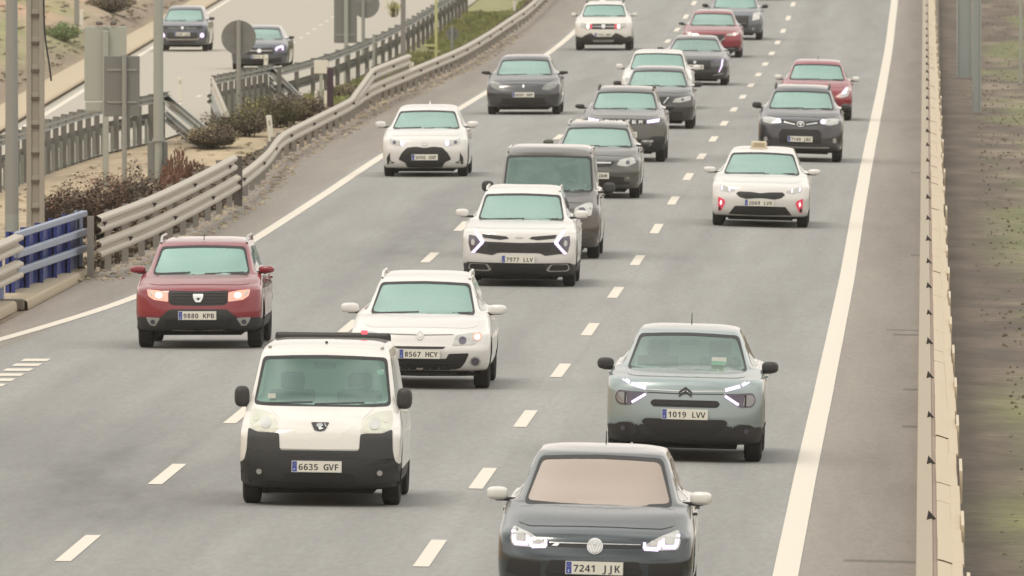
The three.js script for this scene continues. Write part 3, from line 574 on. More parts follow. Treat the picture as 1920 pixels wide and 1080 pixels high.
// white crossover with boomerang lamps
car({
  label: 'white crossover with zigzag purple running lights and wide dark grille in the middle lane', low: .36, D: 240.9, o: -1.59, paint: col.white, rails: M.white, railH: .7, cladding: 1,
  P: { L: 4.5, W: 1.80, H: 1.555, yb: .16, hoodY: .88, lean: .07, cowlY: 1.045, cowlZ: 1.1, roofY: 1.425, roofZ: 1.98, gw: .745, rw: .615, wb: 2.68, wr: .345, tail: .45, lf: .32 },
  ws: [.672, .585, 1.05, 1.40], plate: ['7977 LLV', -.01, .44], mir: [.95, 1.13, .21, .13],
  feats: [
    { off: .016, e: .045, n: 'bumper_skirt', p: sym([[0, .375], [.82, .385], [.88, .33], [.87, .2], [.76, .15], [0, .135]]), mat: M.plastic, r: .02, kids: [{ n: 'lower_grille', p: sym([[0, .37], [.40, .37], [.44, .27], [.38, .2], [0, .19]]), mat: M.black }] },
    { n: 'fog_surround', p: [[.43, .27], [.50, .36], [.78, .37], [.81, .29], [.76, .25], [.48, .245]], mat: M.silver, m: 1, r: .03, off: .026, kids: [{ n: 'air_intake', p: [[.475, .275], [.525, .355], [.77, .36], [.79, .30], [.75, .268], [.50, .264]], mat: M.black, r: .025 }] },
    { n: 'grille', p: sym([[0, .70], [.565, .715], [.575, .69], [.72, .54], [.42, .50], [.34, .535], [.28, .54], [0, .54]]), mat: M.dark, r: .012, kids: gridSlats(-.5, .5, [.58, .62, .66], .01, M.black) },
    { n: 'grille_slit', p: [[.16, .765], [.20, .80], [.60, .835], [.57, .775], [.30, .745]], mat: M.plastic, m: 1, r: .012 },
    { n: 'headlight', p: [[.60, .70], [.69, .80], [.80, .82], [.81, .70], [.77, .55]], mat: M.lensDark, m: 1, r: .02, kids: [{ n: 'projector', p: disc(.735, .70, .03, .05), mat: M.lens }] },
    { n: 'running_light', p: [[.735, .90], [.69, .90], [.555, .72], [.56, .69], [.71, .53], [.76, .53], [.615, .705]], mat: M.drl, m: 1, r: .008, off: .013 },
    { n: 'badge', p: rect(-.06, .775, .06, .795), mat: M.silver, r: .008, off: .01 },
  ],
});

// white city car, left lane
car({
  label: 'white city car with big black smiling grille in the left lane', low: .175, lowMat: M.black, D: 306.7, o: -5.29, paint: col.white, antenna: ['fin', 1.6],
  P: { L: 3.94, W: 1.72, H: 1.42, yb: .155, hoodY: .775, lean: .10, cowlY: .97, cowlZ: .95, roofY: 1.305, roofZ: 1.7, gw: .735, rw: .595, wb: 2.56, wr: .31, tail: .35 },
  ws: [.67, .545, .975, 1.28], plate: ['3050 LWT', 0, .40], mir: [.935, 1.04, .22, .13], wipers: [[-.62, -.1], [-.05, .5]],
  feats: [
    { n: 'grille', p: sym([[0, .59], [.18, .615], [.36, .595], [.47, .48], [.535, .355], [.40, .29], [.35, .19], [0, .185]]), off: .012, mat: M.black, r: .03, kids: gridSlats(-.34, .34, [.2, .25, .3]) },
    { n: 'headlight', p: [[.41, .655], [.44, .73], [.60, .75], [.725, .775], [.70, .66], [.52, .625]], mat: M.lens, m: 1, r: .02, kids: [{ n: 'lamp', p: disc(.455, .685, .038, .058), mat: M.drl }, { n: 'projector', p: disc(.62, .70, .035), mat: M.lensDark }] },
    { n: 'fog_pod', p: [[.71, .50], [.775, .38], [.77, .25], [.60, .285], [.70, .33]], mat: M.black, m: 1, r: .02, kids: [{ n: 'fog_lamp', p: disc(.70, .295, .028), mat: M.lens }] },
    { n: 'badge', p: disc(0, .66, .06, .04), mat: M.silver, r: 0, off: .01, kids: [{ n: 'emblem_stroke', p: disc(0, .66, .04, .02), mat: M.white, r: 0 }] },
  ],
});

// brown people carrier behind the white crossover
car({
  name: 'minivan', cat: 'minivan', label: 'tall brown people carrier with grey mirrors directly behind the white crossover', D: 256.2, o: -1.55, paint: col.bronze, mirPaint: M.plastic,
  P: { L: 4.5, W: 1.80, H: 1.87, yb: .17, hoodY: .88, lean: .10, cowlY: 1.12, cowlZ: .85, roofY: 1.70, roofZ: 1.45, gw: .80, rw: .735, wb: 2.68, wr: .32, tail: .25, lf: .34 },
  ws: [.745, .70, 1.14, 1.685], plate: ['4482 FTN', 0, .45], mir: [1.03, 1.19, .2, .18], rails: col.bronze, railH: .6, glass: Gvan,
  feats: [
    { n: 'grille', p: sym([[0, .80], [.42, .80], [.40, .70], [0, .69]]), mat: M.black, kids: gridSlats(-.4, .4, [.745], .014, M.chrome) },
    { n: 'headlight', p: [[.45, .70], [.47, .86], [.70, .97], [.78, .93], [.76, .74]], mat: M.lens, m: 1, r: .04, kids: [{ n: 'projector', p: disc(.6, .82, .06), mat: M.lensDark }] },
    { n: 'lower_grille', p: sym([[0, .36], [.6, .36], [.62, .24], [0, .22]]), mat: M.black }, { n: 'fog_lamp', p: disc(.66, .38, .04), mat: M.lensDark, m: 1 },
  ],
});

// dark grey green hatchback behind the people carrier
car({
  label: 'grey green estate car half hidden behind the brown people carrier', D: 291.9, o: -1.52, paint: col.greyGreen, rails: M.silver, antenna: ['fin', 1.6],
  P: { L: 4.3, W: 1.72, H: 1.44, yb: .17, hoodY: .76, lean: .10, cowlY: .98, cowlZ: 1.0, roofY: 1.325, roofZ: 1.8, gw: .735, rw: .60, wb: 2.6, wr: .31, tail: .4 },
  ws: [.675, .56, .985, 1.30], plate: ['5561 DHR', 0, .44], mir: [.945, 1.05, .2, .12],
  feats: [
    { n: 'grille', p: sym([[0, .72], [.38, .72], [.30, .62], [0, .60]]), mat: M.black, kids: gridSlats(-.3, .3, [.69], .03, M.chrome) },
    { n: 'headlight', p: [[.40, .64], [.46, .75], [.72, .80], [.79, .70], [.60, .62]], mat: M.lens, m: 1, r: .04, kids: [{ n: 'projector', p: disc(.62, .70, .04), mat: M.lensDark }] },
    { n: 'lower_grille', p: sym([[0, .42], [.62, .42], [.66, .28], [0, .24]]), mat: M.black }, { n: 'fog_lamp', p: disc(.60, .38, .045), mat: M.lens, m: 1 }, { n: 'skid_plate', p: sym([[0, .22], [.4, .22], [.4, .195], [0, .19]]), mat: M.silver },
  ],
});

// white taxi
car({
  cat: 'taxi', name: 'taxi', label: 'white taxi with cream roof sign and red fog lamps in the right lane', low: .20, lowMat: M.black, D: 275.9, o: 1.83, paint: col.white,
  P: { L: 4.32, W: 1.77, H: 1.41, yb: .175, hoodY: .765, lean: .11, cowlY: .95, cowlZ: 1.05, roofY: 1.31, roofZ: 1.9, gw: .735, rw: .59, wb: 2.65, wr: .31, tail: .45 },
  ws: [.682, .548, .955, 1.285], plate: ['2069 LVX', -.02, .445], mir: [.955, 1.0, .22, .105],
  feats: [
    { n: 'grille', p: sym([[0, .62], [.16, .64], [.40, .645], [.45, .60], [.38, .54], [.26, .51], [.10, .525], [0, .53]]), mat: M.black, r: .025, kids: gridSlats(-.3, .3, [.56, .59], .008) },
    { n: 'lower_grille', p: sym([[0, .385], [.46, .38], [.52, .30], [.575, .225], [0, .215]]), mat: M.black, r: .015, kids: gridSlats(-.48, .48, [.26, .30, .34]) },
    { n: 'headlight', p: [[.45, .66], [.52, .69], [.74, .765], [.735, .655], [.60, .62], [.50, .63]], mat: M.lens, m: 1, r: .02, kids: [{ n: 'lamp', p: bar(.705, .66, .715, .745, .022), mat: M.drl }, { n: 'lamp', p: bar(.565, .64, .575, .715, .022), mat: M.drl }] },
    { n: 'fog_pod', p: [[.775, .54], [.66, .49], [.635, .44], [.71, .28], [.765, .275]], mat: M.fogLit, m: 1, r: .02, kids: [{ n: 'fog_lamp', p: [[.72, .48], [.695, .44], [.715, .38], [.74, .42]], mat: M.hot }, { n: 'fog_mesh', p: [[.72, .355], [.76, .36], [.76, .285], [.715, .285]], mat: M.black }] },
    { off: .016, e: .045, n: 'bumper_skirt', p: sym([[0, .19], [.76, .2], [.72, .15], [0, .14]]), mat: M.black },
  ],
});
const taxiSign = thing('taxi_sign', 'cream box sign with rounded top on the white taxi roof', 'taxi sign', [roadX(275.9) + 1.83 + .0, roadY(275.9, 1.83) + 1.385, -277.35], heading);
{
  const cream = std([.62, .53, .38], .4); taxiSign.rotation.order = 'YXZ'; taxiSign.rotation.z = -.026;
  part('sign_box', box(.29, .115, .12, 0, .075, 0, .035), cream, taxiSign); part('sign_base', box(.33, .025, .16, 0, .0125, 0, .01), cream, taxiSign); part('sign_face', box(.19, .055, .006, 0, .078, .062, .002), std([.40, .33, .22], .4), taxiSign);
}

// dark crossover with lettered grille
car({
  label: 'dark green grey crossover with white lamp bars and wide letters across its grille', low: .40, D: 320.2, o: -1.56, paint: col.olive, mirPaint: M.dark, rails: M.dark, railH: 1.1, cladding: 1,
  P: { L: 4.34, W: 1.78, H: 1.56, yb: .22, hoodY: .92, lean: .05, cowlY: 1.10, cowlZ: 1.05, roofY: 1.44, roofZ: 1.8, gw: .735, rw: .615, wb: 2.66, wr: .34, tail: .35, lf: .30 },
  ws: [.67, .575, 1.105, 1.42], plate: ['0841 MDV', .02, .58], mir: [.96, 1.14, .2, .09],
  feats: [
    { n: 'grille', p: rect(-.46, .80, .46, .90), mat: M.black, r: .02, kids: [-.36, -.22, -.075, .075, .22, .36].map((x, i) => ({ n: 'letter', p: [rect(x - .045, .815, x + .045, .885), [[x - .045, .885], [x - .02, .885], [x - .02, .838], [x + .02, .838], [x + .02, .885], [x + .045, .885], [x + .045, .815], [x - .045, .815]], [[x - .045, .885], [x + .045, .885], [x + .045, .86], [x - .01, .86], [x + .045, .835], [x + .045, .815], [x - .045, .815], [x - .045, .838], [x + .01, .838], [x - .045, .862]], [[x - .045, .885], [x + .045, .885], [x + .045, .862], [x + .012, .862], [x + .012, .815], [x - .012, .815], [x - .012, .862], [x - .045, .862]], [[x - .045, .885], [x + .045, .885], [x + .045, .865], [x - .02, .865], [x - .02, .858], [x + .03, .858], [x + .03, .842], [x - .02, .842], [x - .02, .835], [x + .045, .835], [x + .045, .815], [x - .045, .815]], [[x - .045, .885], [x + .045, .885], [x + .045, .85], [x + .02, .846], [x + .045, .815], [x + .02, .815], [x - .005, .843], [x - .022, .843], [x - .022, .815], [x - .045, .815]]][i], mat: M.chrome, r: .004 })) },
    { n: 'headlight', p: [[.47, .79], [.47, .895], [.77, .935], [.755, .83], [.60, .79]], mat: M.lensDark, m: 1, r: .015, kids: [{ n: 'lamp', p: [[.49, .82], [.49, .885], [.755, .925], [.745, .855]], mat: M.drl }] },
    { off: .016, e: .045, n: 'bumper_skirt', p: sym([[0, .48], [.5, .48], [.62, .55], [.86, .55], [.88, .30], [.74, .2], [0, .2]]), mat: M.plastic, r: .03, kids: [{ n: 'skid_plate', p: sym([[0, .42], [.22, .42], [.26, .34], [0, .33]]), mat: M.silver }, { n: 'fog_lamp', p: rect(.57, .425, .63, .475), mat: M.lens, m: 1 }] },
  ],
});

// dark grey crossover, right lane
car({
  label: 'dark grey crossover with chrome winged grille directly behind the taxi', low: .27, D: 323.4, o: 2.13, paint: col.charcoal, mirPaint: M.dark, rails: M.dark, railH: 1.2, cladding: 1,
  P: { L: 4.57, W: 1.80, H: 1.60, yb: .22, hoodY: .90, lean: .10, cowlY: 1.115, cowlZ: 1.0, roofY: 1.475, roofZ: 1.85, gw: .745, rw: .61, wb: 2.66, wr: .35, tail: .4 },
  ws: [.685, .575, 1.125, 1.45], plate: ['7140 JBZ', 0, .49], mir: [.955, 1.17, .2, .13],
  feats: [
    { n: 'grille', p: sym([[0, .84], [.42, .90], [.42, .83], [.15, .77], [0, .76]]), mat: M.black, r: .015, kids: [{ n: 'chrome_wing', p: bar(.12, .80, .36, .845, .028), mat: M.chrome, m: 1 }] },
    { n: 'badge', p: disc(0, .81, .085, .058, 20), mat: M.chrome, r: 0, off: .016, kids: [{ n: 'emblem_field', p: disc(0, .81, .068, .043, 18), mat: M.plastic, r: 0 }, { n: 'emblem_stroke', p: disc(0, .82, .05, .015), mat: M.chrome, off: .01, r: 0 }, { n: 'emblem_stroke', p: disc(0, .81, .017, .04), mat: M.chrome, off: .012, r: 0 }] },
    { n: 'headlight', p: [[.40, .83], [.44, .91], [.66, .95], [.83, .93], [.80, .83], [.62, .79]], mat: M.lens, m: 1, r: .03, kids: [{ n: 'lamp', p: disc(.48, .87, .058, .05), mat: M.drl }] },
    { n: 'lower_grille', p: sym([[0, .70], [.38, .70], [.46, .62], [.44, .40], [0, .38]]), mat: M.black, kids: gridSlats(-.4, .4, [.63, .57]) },
    { n: 'fog_lamp', p: disc(.735, .47, .04, .055), mat: M.lens, m: 1, r: 0 },
    { n: 'chrome_strip', p: sym([[0, .325], [.62, .33], [.62, .298], [0, .293]]), mat: M.silver, r: .008, off: .024 },
    { off: .016, e: .045, n: 'bumper_skirt', p: sym([[0, .29], [.80, .30], [.84, .25], [.72, .2], [0, .2]]), mat: M.plastic },
  ],
});

// dark hatchback, left lane
car({
  label: 'dark hatchback with grey lamps and small diamond badge in the left lane', D: 369.4, o: -5.0, paint: col.slate, mirPaint: M.dark, fine: true,
  P: { L: 4.3, W: 1.80, H: 1.43, yb: .17, hoodY: .76, lean: .12, cowlY: .965, cowlZ: 1.02, roofY: 1.31, roofZ: 1.85, gw: .74, rw: .60, wb: 2.64, wr: .315, tail: .4 },
  ws: [.66, .56, .965, 1.285], plate: ['8807 GRP', 0, .49], mir: [.95, 1.01, .22, .08],
  feats: [
    { n: 'headlight', p: [[.44, .62], [.50, .72], [.66, .80], [.83, .80], [.80, .68], [.62, .60]], mat: std([.24, .24, .22], .15, .2, { clearcoat: 1 }), m: 1, r: .05 },
    { n: 'badge', p: [[0, .755], [.035, .70], [0, .645], [-.035, .70]], mat: M.chrome, r: .004, off: .016 },
    { n: 'lower_grille', p: sym([[0, .40], [.52, .40], [.56, .26], [0, .22]]), mat: M.black },
  ],
});
// black car behind the lettered crossover
car({
  label: 'black hatchback with chrome grille edge peeking out behind the lettered crossover', D: 354.0, o: -1.48, paint: col.black, mirPaint: M.dark,
  P: { L: 4.3, W: 1.74, H: 1.43, yb: .17, hoodY: .78, lean: .1, cowlY: .98, cowlZ: 1.0, roofY: 1.325, roofZ: 1.8, gw: .735, rw: .60, wb: 2.6, wr: .31, tail: .4 },
  ws: [.675, .565, .985, 1.30], plate: ['3316 HKM', 0, .42], mir: [.95, 1.03, .19, .12],
  feats: [
    { n: 'grille', p: sym([[0, .74], [.30, .74], [.24, .58], [0, .56]]), mat: M.black, kids: [{ n: 'grille_frame', p: bar(.16, .60, .27, .74, .025), mat: M.chrome, m: 1 }] },
    { n: 'headlight', p: [[.36, .62], [.42, .71], [.78, .78], [.80, .68], [.55, .62]], mat: M.lens, m: 1, r: .03, kids: [{ n: 'projector', p: disc(.6, .69, .035), mat: M.lensDark }] },
    { n: 'lower_grille', p: sym([[0, .40], [.62, .40], [.6, .26], [0, .24]]), mat: M.black },
  ],
});
// white car hidden behind the black one
car({
  label: 'white hatchback mostly hidden behind the black hatchback, only roof and mirrors showing', D: 378, o: -1.92, paint: col.white,
  P: { L: 4.2, W: 1.76, H: 1.45, yb: .18, hoodY: .78, lean: .1, cowlY: .98, cowlZ: 1.0, roofY: 1.345, roofZ: 1.75, gw: .735, rw: .61, wb: 2.6, wr: .31, tail: .4 },
  ws: [.68, .575, .985, 1.33], plate: ['6620 KDC', 0, .42], mir: [.965, 1.03, .17, .13],
  feats: [{ n: 'headlight', p: [[.45, .64], [.50, .72], [.78, .78], [.78, .66]], mat: M.lens, m: 1, r: .03 }, { n: 'grille', p: sym([[0, .6], [.4, .6], [.35, .3], [0, .3]]), mat: M.black }],
});
// red hatchback behind the dark crossover
car({
  label: 'red hatchback with white mirrors behind the dark grey crossover', D: 367.9, o: 2.12, paint: col.cherry, mirPaint: M.white, antenna: ['rod', 1.2, .12],
  P: { L: 4.0, W: 1.74, H: 1.44, yb: .22, hoodY: .74, lean: .12, cowlY: .965, cowlZ: .98, roofY: 1.32, roofZ: 1.75, gw: .73, rw: .59, wb: 2.5, wr: .30, tail: .4 },
  ws: [.66, .55, .975, 1.30], plate: ['9034 HXL', 0, .42], mir: [.945, 1.0, .18, .12],
  feats: [
    { n: 'headlight', p: [[.45, .57], [.62, .70], [.76, .85], [.83, .78], [.78, .60], [.60, .55]], mat: M.lens, m: 1, r: .04, kids: [{ n: 'lamp', p: [[.60, .64], [.70, .80], [.76, .80], [.72, .66]], mat: M.drl }, { n: 'lamp', p: bar(.50, .58, .60, .62, .04), mat: M.halogen }] },
    { n: 'grille', p: sym([[0, .50], [.5, .50], [.45, .3], [0, .3]]), mat: M.black }, { off: .016, e: .045, n: 'bumper_skirt', p: sym([[0, .30], [.8, .36], [.84, .26], [.7, .2], [0, .2]]), mat: M.plastic },
  ],
});
// dark saloon with claw lamp
car({
  label: 'dark saloon with single curved white tusk lamp in front of the red saloon', D: 412.4, o: -1.52, paint: col.darkGrey, mirPaint: M.dark,
  P: { L: 4.75, W: 1.82, H: 1.33, yb: .16, hoodY: .73, lean: .10, cowlY: .92, cowlZ: 1.15, roofY: 1.23, roofZ: 2.1, gw: .74, rw: .58, wb: 2.79, wr: .325, tail: .8 },
  ws: [.69, .545, .925, 1.205], plate: ['2287 LJG', -.02, .50], mir: [.965, .97, .18, .08],
  feats: [
    { n: 'grille', p: sym([[0, .68], [.42, .68], [.45, .45], [0, .40]]), mat: M.black, kids: [...gridSlats(-.4, .4, [.60, .55]), { n: 'badge', p: disc(0, .63, .04), mat: M.chrome }] },
    { n: 'headlight', p: [[.50, .62], [.55, .70], [.78, .74], [.80, .64]], mat: M.lensDark, m: 1, r: .02 },
    { n: 'running_light', p: [[.735, .72], [.775, .72], [.75, .52], [.67, .36], [.645, .36], [.71, .53]], mat: M.drl, m: 1, r: .01, off: .014 },
    { n: 'lower_grille', p: sym([[0, .36], [.6, .36], [.62, .24], [0, .22]]), mat: M.black }, { n: 'chrome_strip', p: bar(.5, .28, .78, .33, .02), mat: M.silver, m: 1 },
  ],
});
// red saloon
car({
  label: 'red saloon with two small red lit lamps behind the dark saloon', D: 458.0, o: -1.72, paint: col.soulRed, mirPaint: M.dark,
  P: { L: 4.6, W: 1.80, H: 1.42, yb: .17, hoodY: .76, lean: .12, cowlY: .955, cowlZ: 1.1, roofY: 1.30, roofZ: 1.95, gw: .735, rw: .59, wb: 2.72, wr: .32, tail: .6 },
  ws: [.67, .555, .965, 1.28], plate: ['1175 KVS', 0, .42], mir: [.95, 1.0, .17, .08],
  feats: [
    { n: 'grille', p: sym([[0, .70], [.38, .70], [.34, .50], [.18, .42], [0, .41]]), mat: M.black, kids: [{ n: 'grille_frame', p: bar(.16, .42, .38, .60, .02), mat: M.silver, m: 1 }] },
    { n: 'headlight', p: [[.40, .68], [.46, .72], [.80, .78], [.80, .70], [.60, .66]], mat: M.lens, m: 1, r: .02, kids: [{ n: 'lamp', p: disc(.68, .715, .06, .05), mat: M.halogen }, { n: 'lamp', p: disc(.68, .715, .03, .035), mat: M.hot, off: .014 }] },
    { off: .016, e: .045, n: 'bumper_skirt', p: sym([[0, .30], [.8, .34], [.82, .24], [.7, .19], [0, .19]]), mat: M.plastic },
  ],
});
// grey car far away
car({
  label: 'steel grey car behind the red saloon, furthest whole car in the middle lane', D: 486.6, o: -1.42, paint: col.steel, mirPaint: M.dark, fine: false,
  P: { L: 4.4, W: 1.78, H: 1.52, yb: .2, hoodY: .82, lean: .1, cowlY: 1.02, cowlZ: 1.0, roofY: 1.40, roofZ: 1.8, gw: .74, rw: .61, wb: 2.65, wr: .325, tail: .4 },
  ws: [.68, .575, 1.03, 1.38], plate: ['5093 JNT', 0, .45], mir: [.965, 1.08, .2, .12],
  feats: [{ n: 'headlight', p: [[.56, .62], [.60, .88], [.80, .90], [.81, .68]], mat: M.white, m: 1, r: .03 }, { n: 'grille', p: sym([[0, .78], [.46, .78], [.44, .40], [0, .36]]), mat: M.plastic }, { n: 'fog_lamp', p: disc(.6, .36, .04), mat: M.lens, m: 1 }],
});
// white crossover far away, left lane
car({
  label: 'white crossover with red glowing lamps beside its grille, furthest in the left lane', low: .40, D: 468.4, o: -5.22, paint: col.warmWhite, rails: M.dark, railH: 1.1, cladding: 1,
  P: { L: 4.32, W: 1.76, H: 1.50, yb: .22, hoodY: .88, lean: .08, cowlY: 1.05, cowlZ: 1.0, roofY: 1.41, roofZ: 1.75, gw: .73, rw: .60, wb: 2.67, wr: .335, tail: .35 },
  ws: [.665, .565, 1.06, 1.37], plate: ['7752 HBF', 0, .49], mir: [.95, 1.10, .14, .10],
  feats: [
    { n: 'grille', p: sym([[0, .83], [.42, .83], [.42, .665], [0, .66]]), mat: M.black, r: .02, kids: [{ n: 'slat', p: rect(-.4, .735, .4, .755), mat: M.chrome }, { n: 'badge', p: [[-.06, .81], [.06, .81], [.05, .71], [0, .68], [-.05, .71]], mat: M.chrome, off: .014 }] },
    { n: 'headlight', p: [[.34, .67], [.34, .83], [.70, .86], [.72, .74], [.55, .67]], mat: M.lens, m: 1, r: .03, off: .012, kids: [{ n: 'lamp', p: disc(.47, .75, .05, .07), mat: M.hot }, { n: 'lamp_halo', p: rect(.345, .68, .43, .82), mat: M.fogLit }] },
    { off: .016, e: .045, n: 'bumper_skirt', p: sym([[0, .46], [.28, .46], [.38, .55], [.52, .50], [.68, .40], [.86, .46], [.87, .26], [.72, .2], [0, .2]]), mat: M.plastic, r: .03, kids: [{ n: 'skid_plate', p: sym([[0, .33], [.34, .33], [.3, .26], [0, .25]]), mat: M.silver }] },
  ],
});
// car cut off by the top edge
car({
  label: 'dark car cut off by the top edge with only its wheels showing', D: 541.5, o: -1.25, paint: col.charcoal, fine: false,
  P: { L: 4.4, W: 1.78, H: 1.5, yb: .2, hoodY: .8, lean: .1, cowlY: 1.0, cowlZ: 1.0, roofY: 1.38, roofZ: 1.8, gw: .74, rw: .61, wb: 2.65, wr: .325, tail: .4 },
  ws: [.68, .575, 1.01, 1.36], plate: ['1416 JCD', 0, .45], feats: [{ n: 'headlight', p: [[.56, .62], [.60, .78], [.80, .80], [.81, .68]], mat: M.lens, m: 1, r: .03 }, { n: 'grille', p: sym([[0, .7], [.4, .7], [.4, .3], [0, .3]]), mat: M.plastic }],
});
// slip road cars
car({
  label: 'blue grey crossover on the slip road beside the tall grey pole', D: 527, x: -11.42, o: 0, y: LOW, roll: 0, turn: -.035, paint: col.dusk, mirPaint: M.dark,
  P: { L: 4.5, W: 1.74, H: 1.56, yb: .2, hoodY: .90, lean: .06, cowlY: 1.06, cowlZ: 1.05, roofY: 1.43, roofZ: 1.85, gw: .73, rw: .60, wb: 2.65, wr: .335, tail: .4 },
  ws: [.665, .555, 1.065, 1.415], plate: ['4409 LKZ', 0, .60], mir: [.95, 1.13, .2, .11],
  feats: [
    { n: 'grille', p: sym([[0, .87], [.70, .90], [.70, .80], [0, .75]]), mat: M.black, kids: [{ n: 'badge', p: disc(0, .82, .055), mat: M.chrome, off: .02 }, { n: 'chrome_strip', p: rect(.10, .80, .5, .815), mat: M.silver, m: 1 }] },
    { n: 'lower_grille', p: sym([[0, .66], [.5, .66], [.56, .5], [.52, .40], [.4, .30], [0, .28]]), mat: M.plastic }, { n: 'chrome_strip', p: sym([[0, .43], [.50, .43], [.60, .52], [.62, .50], [.52, .40], [0, .40]]), mat: M.silver, r: .01, off: .012 },
    { n: 'lamp_pod', p: [[.56, .48], [.60, .64], [.78, .64], [.78, .46]], mat: M.lensDark, m: 1, kids: [{ n: 'lamp', p: disc(.68, .56, .075, .085), mat: M.drl }] },
  ],
});
car({
  label: 'silver blue saloon on the slip road half hidden behind the round sign', D: 488, x: -8.10, o: 0, y: LOW, roll: 0, turn: -.035, paint: col.dusk, mirPaint: M.dark,
  P: { L: 4.6, W: 1.82, H: 1.40, yb: .16, hoodY: .80, lean: .12, cowlY: .965, cowlZ: 1.12, roofY: 1.29, roofZ: 1.95, gw: .74, rw: .58, wb: 2.75, wr: .325, tail: .6 },
  ws: [.68, .54, .97, 1.27], plate: ['8212 LDR', 0, .42], mir: [.97, 1.02, .18, .09],
  feats: [
    { n: 'grille', p: sym([[0, .70], [.40, .72], [.50, .62], [.44, .50], [0, .47]]), mat: M.black, kids: [{ n: 'chrome_strip', p: rect(-.42, .60, .42, .625), mat: M.silver }, { n: 'badge', p: disc(0, .61, .07), mat: M.chrome, off: .016 }] },
    { n: 'headlight', p: [[.48, .60], [.52, .74], [.72, .80], [.80, .76], [.80, .60], [.62, .56]], mat: M.lensDark, m: 1, r: .04, kids: [{ n: 'lamp', p: [[.50, .64], [.54, .73], [.72, .79], [.78, .75], [.77, .62], [.73, .62], [.72, .71], [.60, .68], [.56, .60]], mat: M.drl, r: .01 }] },
    { n: 'lower_grille', p: sym([[0, .36], [.5, .36], [.7, .40], [.72, .24], [0, .2]]), mat: M.black },
  ],
});
// ---------------------------------------------------------------- guard rails
const galv = std([.46, .405, .325], .45, .3), galvDark = std([.25, .23, .205], .6, .3), galvGrey = std([.33, .335, .31], .55, .3), creamRail = std([.50, .40, .265], .5, .1), bolt = std([.035, .03, .03], .6);
function wBeam(len, depth = .083, h = .31) {                          // two-wave beam along z, facing +x, centred on y = 0
  const pr = [[0, -.5], [.25, -.47], [.95, -.36], [1, -.27], [.95, -.18], [.2, -.05], [.2, .05], [.95, .18], [1, .27], [.95, .36], [.25, .47], [0, .5]], th = .09;
  const p = [...pr.map(([x, y]) => [x * depth, y * h]), ...pr.slice().reverse().map(([x, y]) => [(x - th) * depth, y * h])];
  const g = new THREE.ExtrudeGeometry(new THREE.Shape(p.map(([x, y]) => new THREE.Vector2(x, y))), { depth: len, bevelEnabled: false }).translate(0, 0, -len / 2);
  return g;
}
const beamGeo = wBeam(1), postGeo = box(.11, 1, .07, 0, .5, 0), tri = (() => { const s = new THREE.Shape([new THREE.Vector2(-.05, .035), new THREE.Vector2(.05, .035), new THREE.Vector2(0, -.05)]); return new THREE.ExtrudeGeometry(s, { depth: .02, bevelEnabled: false }); })(), boltGeo = cyl(.02, .02, .02).rotateX(Math.PI / 2);
function beamBetween(t, geo, a, b, mat, face, over = .02) {           // face = +1 shows its waves to +x
  const m = part('beam', geo, mat, t), d = new THREE.Vector3().subVectors(b, a), l = d.length();
  m.position.copy(a).add(b).multiplyScalar(.5).sub(t.position); m.lookAt(m.position.clone().add(d.multiplyScalar(face)).add(t.position)); m.scale.set(1, 1, l + over); return m;
}
// the rail along the left of the motorway
const railO = pchip([224, 243.5, 258, 284, 300, 322, 352, 378, 401, 446, 482, 516, 600, 900], [-8.7, -8.5, -8.28, -8.12, -8.3, -8.76, -8.78, -8.98, -8.88, -8.72, -8.76, -8.66, -8.6, -8.6]);
const railPt = (D, h) => new THREE.Vector3(roadX(D) + railO(D), roadY(D, railO(D)) + h, -D);
{
  const p0 = railPt(260, 0), t = thing('guardrail', 'long pale steel guard rail curving along the left edge of the motorway', 'guardrail', [p0.x, p0.y - .05, p0.z]);
  for (let D = 244; D < 640; D += 4) {
    beamBetween(t, beamGeo, railPt(D, .45), railPt(D + 4, .45), galv, -1);
    const a = railPt(D, 0), m = part('post', postGeo, galvDark, t); m.position.set(a.x - .10 - t.position.x, a.y - .06 - t.position.y, -D - t.position.z); m.scale.y = .64;
  }
  for (const [a, b] of [[244, 283.5], [376, 401]]) {
    for (let D = a; D < b - 1; D += 4) { const e = Math.min(b, D + 4); beamBetween(t, beamGeo, railPt(D, .85), railPt(e, .85), galv, -1).name = 'upper_beam'; }
    for (let D = a; D <= b; D += 4) { const q = railPt(D, 0), m = part('upper_post', postGeo, galvDark, t); m.position.set(q.x - .10 - t.position.x, q.y + .55 - t.position.y, -D - t.position.z); m.scale.y = .45; }
  }
  const q = railPt(285, 0), ep = part('end_post', box(.16, 1.05, .12, 0, .52, 0), std([.10, .085, .075], .7, .2), t); ep.position.set(q.x + .02 - t.position.x, q.y - .1 - t.position.y, -285 - t.position.z);
  beamBetween(t, beamGeo, railPt(358, .45), railPt(376, .85), galv, -1).name = 'ramp_beam';
  for (let D = 251; D < 600; D += 12) { const a = railPt(D, .45), m = part('reflector', tri, bolt, t); m.position.set(a.x + .06 - t.position.x, a.y - t.position.y, -D + .03 - t.position.z); m.scale.setScalar(.9); }
  for (const [u, v] of [[244, 283.5], [376, 401]]) for (let D = u + 1; D < v; D += 12) { const a = railPt(D, .85), m = part('reflector', tri, bolt, t); m.position.set(a.x + .06 - t.position.x, a.y - t.position.y, -D + .03 - t.position.z); m.scale.setScalar(.9); }
}
